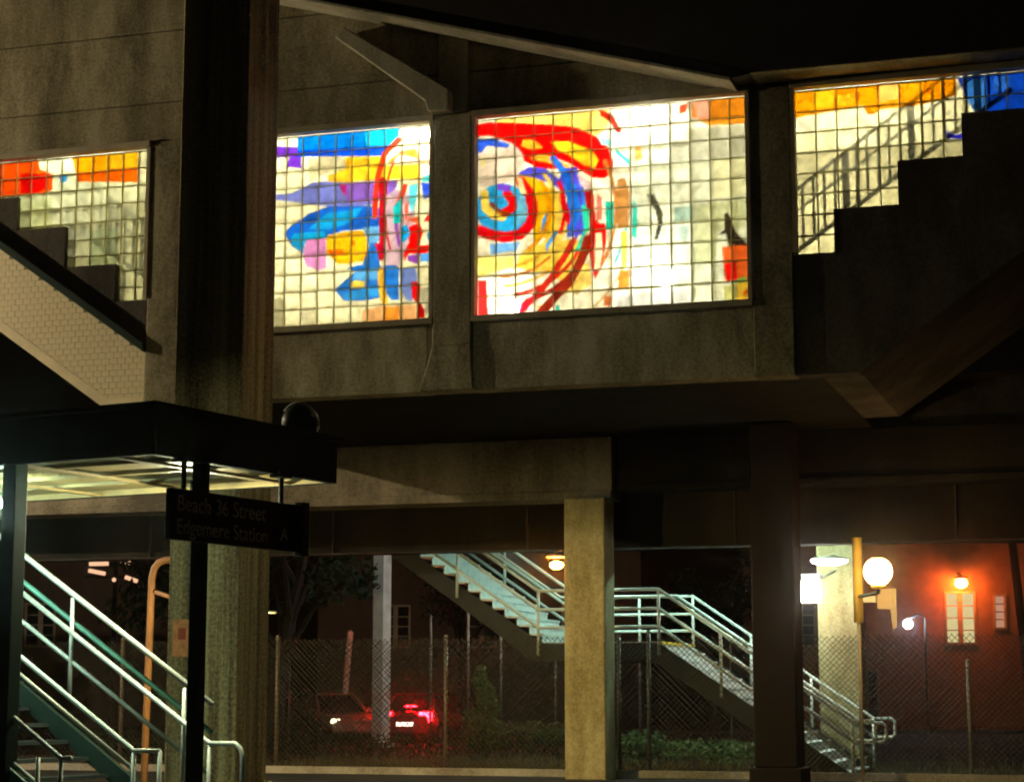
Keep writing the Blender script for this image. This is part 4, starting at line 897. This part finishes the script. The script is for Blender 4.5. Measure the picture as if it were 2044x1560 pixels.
# ---------------------------------------------------------------- fences
def chain_fence(name, label, s0, s1, d, h, pitch, r, posts, frame='W', wire='wire_metal'):
    t = Thing(name, label, 'fence', (s0, d, 0), frame)
    mb = MB()
    n = int((s1-s0+h)/pitch)
    for i in range(n):
        for sg_ in (1, -1):
            a = s0 - h + i*pitch if sg_ > 0 else s0 + i*pitch
            x0, z0, x1, z1 = (a, .05, a+h, h) if sg_ > 0 else (a, .05, a-h, h)
            lo, hi = s0, s1
            def cut(x0, z0, x1, z1):
                if x0 == x1: return None
                ts = sorted(((lo-x0)/(x1-x0), (hi-x0)/(x1-x0)))
                t0, t1 = max(0, ts[0]), min(1, ts[1])
                if t1 <= t0: return None
                return (x0+(x1-x0)*t0, z0+(z1-z0)*t0, x0+(x1-x0)*t1, z0+(z1-z0)*t1)
            c = cut(x0, z0, x1, z1)
            if c: mb.tube([(c[0], d+sg_*r*.6, c[1]), (c[2], d+sg_*r*.6, c[3]+random.uniform(0, .04))], r, 3, False)
    t.part('wire_mesh', mb, wire, kind='stuff')
    for s, hh in posts:
        t.part('post', MB().tube([(s, d+.06, 0), (s, d+.06, hh)], .038, 10).ball((s, d+.06, hh), .045, 10, 6), 'post_metal', sm=True)
    return t
chain_fence('chain_link_fence', 'long chain link fence crossing in front of the far stair', -13, 9, 7.2, 2.55, .105, .006,
            [(-10.5, 2.6), (-7.1, 2.62), (-3.6, 2.6), (-.2, 2.6), (.37, 2.66), (3.0, 2.5), (6.15, 2.1), (8.8, 2.5)])
f2 = chain_fence('far_fence', 'dim far fence along the street beyond the deck', -9, 12, 54.5, 2.9, .2, .008,
            [(-8.2, 3.0), (-6.1, 3.0), (-2.23, 3.6), (-1.2, 3.7), (-.3, 3.1), (1.2, 2.9), (3.5, 3), (6, 3), (9, 3)], '0')

# ---------------------------------------------------------------- plants
def leaf_cloud(mb, c, r, n, size, flat=1.0, rnd=random):
    for _ in range(n):
        while True:
            p = Vector((rnd.uniform(-1,1), rnd.uniform(-1,1), rnd.uniform(-1,1)))
            if p.length <= 1: break
        p = Vector((c[0]+p.x*r[0], c[1]+p.y*r[1], c[2]+p.z*r[2]))
        a = Vector((rnd.gauss(0,1), rnd.gauss(0,1), rnd.gauss(0,1))).normalized()
        b = a.orthogonal().normalized()
        s = size*rnd.uniform(.6, 1.3)
        q = [p-a*s, p+b*s*.45, p+a*s, p-b*s*.45]
        k = len(mb.v); mb.v += [tuple(v) for v in q]; mb.f.append((k, k+1, k+2, k+3))
def shrub(x, y, w, h, n, mat, label, name='shrub', spire=False, size=.07):
    t = Thing(name, label, 'shrub', (x, y, 0))
    stem = MB()
    for i in range(5):
        a = random.uniform(0, 6.28)
        stem.tube([(x, y, 0), (x+math.cos(a)*w*.15, y+math.sin(a)*w*.15, h*.45), (x+math.cos(a)*w*.3, y+math.sin(a)*w*.3, h*.85)], [.025, .016, .006], 5)
    t.part('stem', stem, 'bark')
    mb = MB()
    if spire:
        for i in range(9):
            f = i/8
            leaf_cloud(mb, (x+random.uniform(-.1,.1), y, h*(.12+.82*f)), (w*.5*(1-f*.8)+.03, w*.5*(1-f*.8)+.03, h*.12), int(n/9), size)
    else:
        for i in range(7):
            leaf_cloud(mb, (x+random.uniform(-.4,.4)*w, y+random.uniform(-.3,.3)*w, h*random.uniform(.3,.75)), (w*.3, w*.3, h*.28), int(n/7), size)
    t.part('foliage', mb, mat)
def tree(x, y, h, lean, crown, n, label, mat='leaf_dark', r=.2, fork=.5):
    t = Thing('tree', label, 'tree', (x, y, 0))
    mb = MB()
    tip = (x+lean, y, h*.62)
    mb.tube([(x, y, 0), (x+lean*.25, y, h*.2), (x+lean*.55, y+.1, h*.42), tip], [r*1.25, r, r*.8, r*.45], 9)
    ends = []
    for i in range(8):
        a = i*.785+random.uniform(-.3, .3)
        f = random.uniform(.45, 1.0)
        s = (x+lean*f*.9, y, h*.62*f)
        e = (s[0]+math.cos(a)*crown*random.uniform(.45,.9), s[1]+math.sin(a)*crown*random.uniform(.45,.9), s[2]+h*random.uniform(.14,.34))
        m_ = tuple((s[k]+e[k])/2+(0,0,h*.03)[k] for k in range(3))
        mb.tube([s, m_, e], [r*.42, r*.26, r*.09], 6); ends.append(e)
    t.part('trunk', mb, 'bark')
    lv = MB()
    for e in ends:
        for q in range(3):
            leaf_cloud(lv, (e[0]+random.uniform(-.5,.5), e[1]+random.uniform(-.5,.5), e[2]+random.uniform(-.3,.4)), (crown*.34, crown*.34, crown*.26), n//24, .14)
    t.part('crown', lv, mat)
    return t
tree(-6.35, 52, 8.5, .9, 2.6, 2600, 'dark leaning tree left of the white column', r=.26)
tree(-8.3, 54, 7.5, -.5, 2.4, 2200, 'dark tree behind the tall broad column, left of the leaning one', r=.22)
tree(-12.6, 40, 5.2, .3, 1.5, 2200, 'small green lit tree between the pale stair railings', 'leaf_green', .12)
tree(8.5, 84, 8, .4, 2.6, 2400, 'dark tree across the street behind the pale column', r=.2)
tree(-14, 84, 9, .4, 3.2, 2400, 'tall dark tree across the street on the far left', r=.25)
tree(-2.0, 88, 8.5, -.4, 3.0, 2400, 'dark tree across the street behind the red tail lights', r=.25)
shrub(-.75, 51, 1.15, 2.1, 2600, 'leaf_bush', 'pointed green bush standing right of the red tail lights', 'spire_bush', True, .08)
shrub(.5, 50.5, 2.2, .85, 900, 'leaf_dry', 'low pale shrub right of the pointed bush')
shrub(1.5, 49, 1.6, .7, 700, 'leaf_green', 'low shrub beside the middle column, behind the fence')
shrub(3.3, 44, 1.8, .75, 1000, 'leaf_green', 'green shrub under the lower flight of the far stair')
shrub(4.6, 43, 1.6, .6, 800, 'leaf_green', 'low green shrub nearest the darkened column')
shrub(6.2, 43.5, 1.4, .7, 700, 'leaf_dry', 'yellowish shrub at the foot of the pale column')
hd = Thing('hedge', 'low black hedge running behind the fence below the cars', 'hedge', (-3, 47, 0))
mb = MB()
for i in range(70):
    x = -10+i*.2
    leaf_cloud(mb, (x, 47+random.uniform(-.3,.3), .3+random.uniform(-.1,.12)), (.3, .35, .3), 60, .06)
hd.part('foliage', mb, 'leaf_dark')
mb = MB()
for i in range(40): mb.tube([(-9.8+i*.34, 47+random.uniform(-.2,.2), 0), (-9.8+i*.34+random.uniform(-.1,.1), 47, .5)], [.018, .006], 5)
hd.part('stem', mb, 'bark', kind='stuff')
gm = MB()
for _ in range(9000):
    s = random.uniform(-11, 10); d = random.uniform(7.0, 9.5) if random.random() < .5 else random.uniform(6.9, 16)
    x, y, _z = W(s, d)
    h = random.uniform(.06, .26); a = random.uniform(0, 6.28); w = .012
    dx, dy = math.cos(a), math.sin(a)
    lx, ly = random.uniform(-.1,.1), random.uniform(-.1,.1)
    k = len(gm.v)
    gm.v += [(x-dx*w, y-dy*w, 0), (x+dx*w, y+dy*w, 0), (x+lx, y+ly, h)]; gm.f.append((k, k+1, k+2))
gr = structure('grass', gm, 'leaf_dry', 'stuff')
gr['label'] = 'rough weeds growing behind the kerb along the fence'; gr['category'] = 'grass'

# ---------------------------------------------------------------- cars
glow('brake_glow', (1, .002, .004), 420)
glow('head_glow', (1, .8, .5), 4)
glow('plate_glow', (1, .75, .55), 4)
def car(label, loc, rz, mat, lights):
    t = Thing('parked_car' if not lights else 'car', label, 'car', loc)
    t.o.rotation_euler.z = rz
    t.base = (0, 0, 0)
    # body lofted from cross sections along its length (front = -y)
    secs = [(-2.2, .62, .42, .66), (-2.12, .8, .3, .74), (-1.5, .87, .24, .86), (-.7, .89, .22, .93), (.6, .89, .22, .95), (1.6, .88, .24, .97), (2.12, .83, .3, .93), (2.22, .7, .42, .8)]
    mb = MB(); ring = []
    for y, hw, z0, z1 in secs:
        k = len(mb.v)
        zc = (z0+z1)/2
        mb.v += [(-hw*.86,y,z0),(hw*.86,y,z0),(hw,y,zc-.08),(hw,y,zc+.08),(hw*.9,y,z1),(-hw*.9,y,z1),(-hw,y,zc+.08),(-hw,y,zc-.08)]
        ring.append(k)
    for i in range(len(secs)-1):
        for q in range(8):
            mb.f.append((ring[i]+q, ring[i]+(q+1)%8, ring[i+1]+(q+1)%8, ring[i+1]+q))
    mb.f.append(tuple(ring[0]+q for q in range(8))); mb.f.append(tuple(ring[-1]+q for q in range(7,-1,-1)))
    t.part('body', mb, mat, bev=.03)
    cb = MB()
    lo = [(-.76,-.95,.9),(.76,-.95,.9),(.76,1.75,.95),(-.76,1.75,.95)]; hi = [(-.58,-.1,1.44),(.58,-.1,1.44),(.58,1.05,1.45),(-.58,1.05,1.45)]
    cb.add(lo+hi, [(0,1,5,4),(1,2,6,5),(2,3,7,6),(3,0,4,7),(3,2,1,0)])
    t.part('window_glass', cb, 'car_glass')
    t.part('roof', MB().add([(-.6,-.14,1.43),(.6,-.14,1.43),(.6,1.1,1.44),(-.6,1.1,1.44),(-.55,-.05,1.48),(.55,-.05,1.48),(.55,1.0,1.49),(-.55,1.0,1.49)], [(3,2,1,0),(4,5,6,7),(0,1,5,4),(1,2,6,5),(2,3,7,6),(3,0,4,7)]), mat, bev=.02)
    for sx in (-1, 1):
        for a, b in (((.77,-.97,.9),(.6,-.12,1.45)), ((.77,1.77,.95),(.6,1.07,1.45)), ((.78,.4,.93),(.61,.45,1.45))):
            t.part('pillar', MB().tube([(a[0]*sx,a[1],a[2]),(b[0]*sx,b[1],b[2])], .035, 6), mat)
        for y in (-1.35, 1.35):
            wh = t.part('wheel', MB().tube([(sx*.68,y,.32),(sx*.9,y,.32)], .32, 20), 'tyre_rubber')
            t.part('rim', MB().tube([(sx*.895,y,.32),(sx*.908,y,.32)], .2, 16), 'rim_alloy', wh)
        t.part('headlight', MB().box(sx*.66-.14, sx*.66+.14, -2.17, -2.08, .6, .74), 'head_glow' if not lights else 'rim_alloy', bev=.03)
        t.part('tail_light', MB().box(sx*.62-.2, sx*.62+.2, 2.06, 2.215, .64, .93), 'brake_glow' if lights else 'car_dark', bev=.03)
        t.part('mirror', MB().box(sx*.95-.08, sx*.95+.08, -.72, -.62, .93, 1.05), mat, bev=.02)
    if lights:
        t.part('high_brake_light', MB().box(-.18, .18, 1.5, 1.56, 1.06, 1.11), 'brake_glow')
        t.part('number_plate', MB().box(-.26, .26, 2.21, 2.235, .5, .63), 'plate_glow')  # plate given its own glow as a bright spot below the lights
    else:
        t.part('number_plate', MB().box(-.26, .26, -2.235, -2.21, .42, .55), 'house_trim')
    t.part('bumper', MB().box(-.84, .84, 2.14, 2.26, .34, .52), mat, bev=.04)
    t.part('bumper', MB().box(-.8, .8, -2.28, -2.12, .34, .52), mat, bev=.04)
    return t
car('car with glowing red tail lights, right of the white column', (-2.75, 62, .012), R(180-12), 'car_dark', True)
car('brownish car with pale headlights behind the leaning tree', (-5.5, 61.5, .012), R(24), 'car_grey', False)

# ---------------------------------------------------------------- houses and street things far off
def wall_holes(x0, x1, z0, z1, y0, y1, holes):
    mb = MB()
    xs = sorted({x0, x1, *[h[0] for h in holes], *[h[1] for h in holes]})
    zs = sorted({z0, z1, *[h[2] for h in holes], *[h[3] for h in holes]})
    for i in range(len(xs)-1):
        for j in range(len(zs)-1):
            cx, cz = (xs[i]+xs[i+1])/2, (zs[j]+zs[j+1])/2
            if not any(h[0] < cx < h[1] and h[2] < cz < h[3] for h in holes):
                mb.box(xs[i], xs[i+1], y0, y1, zs[j], zs[j+1])
    return mb
glow('window_warm', (.9, .78, .36), .75)
glow('window_pink', (1, .5, .3), .5)
def house(label, x0, x1, y, h, holes, lit, mat='house_siding', depth=9):
    t = Thing('house', label, 'house', ((x0+x1)/2, y, 0))
    w = t.part('wall', wall_holes(x0, x1, 0, h, y, y+.25, holes), mat)
    t.part('side_wall', MB().box(x0, x0+.25, y+.25, y+depth, 0, h), mat)
    t.part('side_wall', MB().box(x1-.25, x1, y+.25, y+depth, 0, h), mat)
    xm = (x0+x1)/2
    rf = t.part('roof', MB().prism([(x0-.4,h),(x1+.4,h),(x1+.4,h+.15),(xm,h+3.2),(x0-.4,h+.15)], y-.4, y+depth), 'roof_shingle')
    t.part('chimney', MB().box(xm+1.5, xm+2.2, y+4, y+4.7, h+1, h+3.6), 'house_trim', rf)
    for hx, lm in zip(holes, lit):
        a, b, c, d = hx
        f = t.part('window', MB().box(a-.1,b+.1,y-.05,y,d,d+.1).box(a-.1,b+.1,y-.08,y,c-.1,c).box(a-.1,a,y-.05,y,c,d).box(b,b+.1,y-.05,y,c,d), 'house_trim')
        t.part('pane', MB().box(a, b, y+.12, y+.14, c, d), lm, f)
        bars = MB()
        n = 1 if b-a < .7 else 2
        for q in range(1, n): bars.box(a+(b-a)*q/n-.11, a+(b-a)*q/n+.11, y+.02, y+.1, c, d)
        for q in range(1, 4): bars.box(a, b, y+.04, y+.08, c+(d-c)*q/4-.025, c+(d-c)*q/4+.025)
        t.part('glazing_bar', bars, 'house_trim', f)
    return t
paint('dark_pane', (.02, .02, .025), .1)
house('brown house across the street with two lit windows under an orange lamp', 11.5, 30, 90, 9.5,
      [(19.73, 20.98, 3.72, 5.92), (21.95, 22.36, 4.4, 5.8), (13.2, 14.4, 3.6, 5.4), (15.5, 16.5, .2, 2.4), (25, 26.2, 3.6, 5.4)],
      ['window_warm', 'window_pink', 'dark_pane', 'dark_pane', 'dark_pane'])
house('dark house across the street behind the tail lights', -9, 6, 92, 8, [(-6, -4.8, 3.6, 5.4), (-2, -.8, 3.6, 5.4), (2.4, 3.6, 3.6, 5.4)], ['dark_pane']*3, 'dark_siding')
house('dark house across the street on the far left', -34, -13, 90, 8, [(-28, -26.8, 3.6, 5.4), (-22, -20.8, 3.6, 5.4)], ['dark_pane']*2, 'dark_siding')
hl = Thing('wall_lamp', 'glaring red orange wall lamp above the lit house windows', 'lamp', (20.28, 89.6, 6.3))
hl.part('bulb', MB().ball((20.28, 89.3, 6.35), .28, 16, 10, .8), 'house_lamp_glow', sm=True)
hl.part('arm', MB().tube([(20.28, 89.35, 6.68), (20.28, 89.35, 6.8), (20.28, 90.02, 6.8)], .05, 8), 'house_trim')
hl.part('hood', MB().lathe([(.36, .2), (.3, .28), (.04, .38)], (20.28, 89.3, 6.35), 16), 'house_trim')
pl = Thing('post_lamp', 'small blue white lamp on a thin post in front of the brown house', 'lamp', (14.6, 70.2, 0))
pl.part('bulb', MB().ball((13.97, 70, 3.89), .16, 16, 10), 'blue_glow', sm=True)
pl.part('post', MB().tube([(14.62, 70.2, 0), (14.62, 70.2, 4.1), (14.4, 70.1, 4.25), (13.97, 70, 4.07)], .04, 8), 'post_metal', sm=True)
up_ = Thing('utility_pole', 'dark slanting utility pole at the right edge', 'pole', (20.9, 80, 0))
up_.part('shaft', MB().tube([(20.9, 80, 0), (20.1, 80, 10)], [.2, .15], 10), 'bark')
up_.part('crossarm', MB().box(19.2, 21.1, 79.85, 80, 8.9, 9.05), 'bark')
wp = Thing('white_pole', 'thin white pole seen past the leaning tree', 'pole', (-5.5, 65, 0))
wp.part('shaft', MB().tube([(-5.55, 65, 0), (-5.3, 65, 3.4)], .1, 10), 'white_column')
wp.part('cap', MB().ball((-5.3, 65, 3.42), .11, 10, 6), 'white_column')
bp_ = Thing('bracket_plate', 'beige plate with a hanging strip right of the yellow pole', 'sign', (4.85, 6.3, 2.4), 'W')
bp_.part('plate', MB().box(4.72, 5.0, 6.2, 6.23, 2.98, 3.34), 'beige_plate', bev=.01)
bp_.part('strip', MB().prism([(4.94,2.98),(5.02,2.98),(5.02,2.66),(4.98,2.6)], 6.2, 6.23).box(5.0, 5.05, 6.2, 6.23, 2.66, 3.34), 'beige_plate')
bp_.part('clamp', MB().box(4.49, 4.72, 6.0, 6.22, 3.1, 3.2), 'galvanised')
glow('pink_tube', (1, .55, .32), 1.1)
br = Thing('light_gantry', 'dark gantry with four short pinkish tubes on the far left', 'gantry', (-11, 55, 0))
br.part('mast', MB().tube([(-11.05, 55.1, 0), (-11.05, 55.1, 5.3)], .07, 8), 'girder_steel')
br.part('crossbar', MB().box(-11.9, -10.2, 55.03, 55.1, 5.0, 5.1), 'girder_steel')
br.part('crossbar', MB().box(-11.9, -10.2, 55.03, 55.1, 4.66, 4.74), 'girder_steel')
for x0, z0, x1, z1 in ((-11.77, 5.06, -11.24, 5.07), (-11.78, 4.88, -11.32, 4.79), (-10.92, 5.08, -10.47, 5.09), (-10.76, 4.7, -10.42, 4.58)):
    br.part('tube', MB().tube([(x0, 55, z0), (x1, 55, z1)], .055, 8), 'pink_tube', sm=True)
br.part('bulb', MB().ball((-11.06, 54.95, 4.62), .06, 10, 6), 'pink_tube', sm=True)
orr = Thing('bent_rail', 'orange lit bent tube rail just left of the broad column', 'railing', (-7.1, 1.95, 0), 'W')
orr.part('rail', MB().tube([(-7.15, 1.95, 0), (-7.1, 1.95, 3.5), (-7.06, 1.95, 3.66), (-6.98, 1.95, 3.76), (-6.85, 1.95, 3.8), (-6.2, 1.95, 3.8)], .06, 10), 'orange_lit_metal', sm=True)
orr.part('brace', MB().tube([(-7.1, 1.95, 3.28), (-6.2, 1.95, 3.0)], .04, 8), 'orange_lit_metal', sm=True)
orr.part('foot_plate', MB().box(-7.27, -7.03, 1.83, 2.07, 0, .03), 'orange_lit_metal')

# ---------------------------------------------------------------- thin volume added to spread halos round the lamps
m, n, l = new_mat('halo_medium')
n.remove(n['Principled BSDF'])
v = n.new('ShaderNodeVolumePrincipled')
v.inputs['Density'].default_value = .0009
v.inputs['Color'].default_value = (.95, .95, .95, 1)
v.inputs['Anisotropy'].default_value = .978
l.new(v.outputs[0], n['Material Output'].inputs['Volume'])
hz = structure('halo_volume', MB().box(-410, 410, -70, 710, -1.5, 18), 'halo_medium', 'stuff')
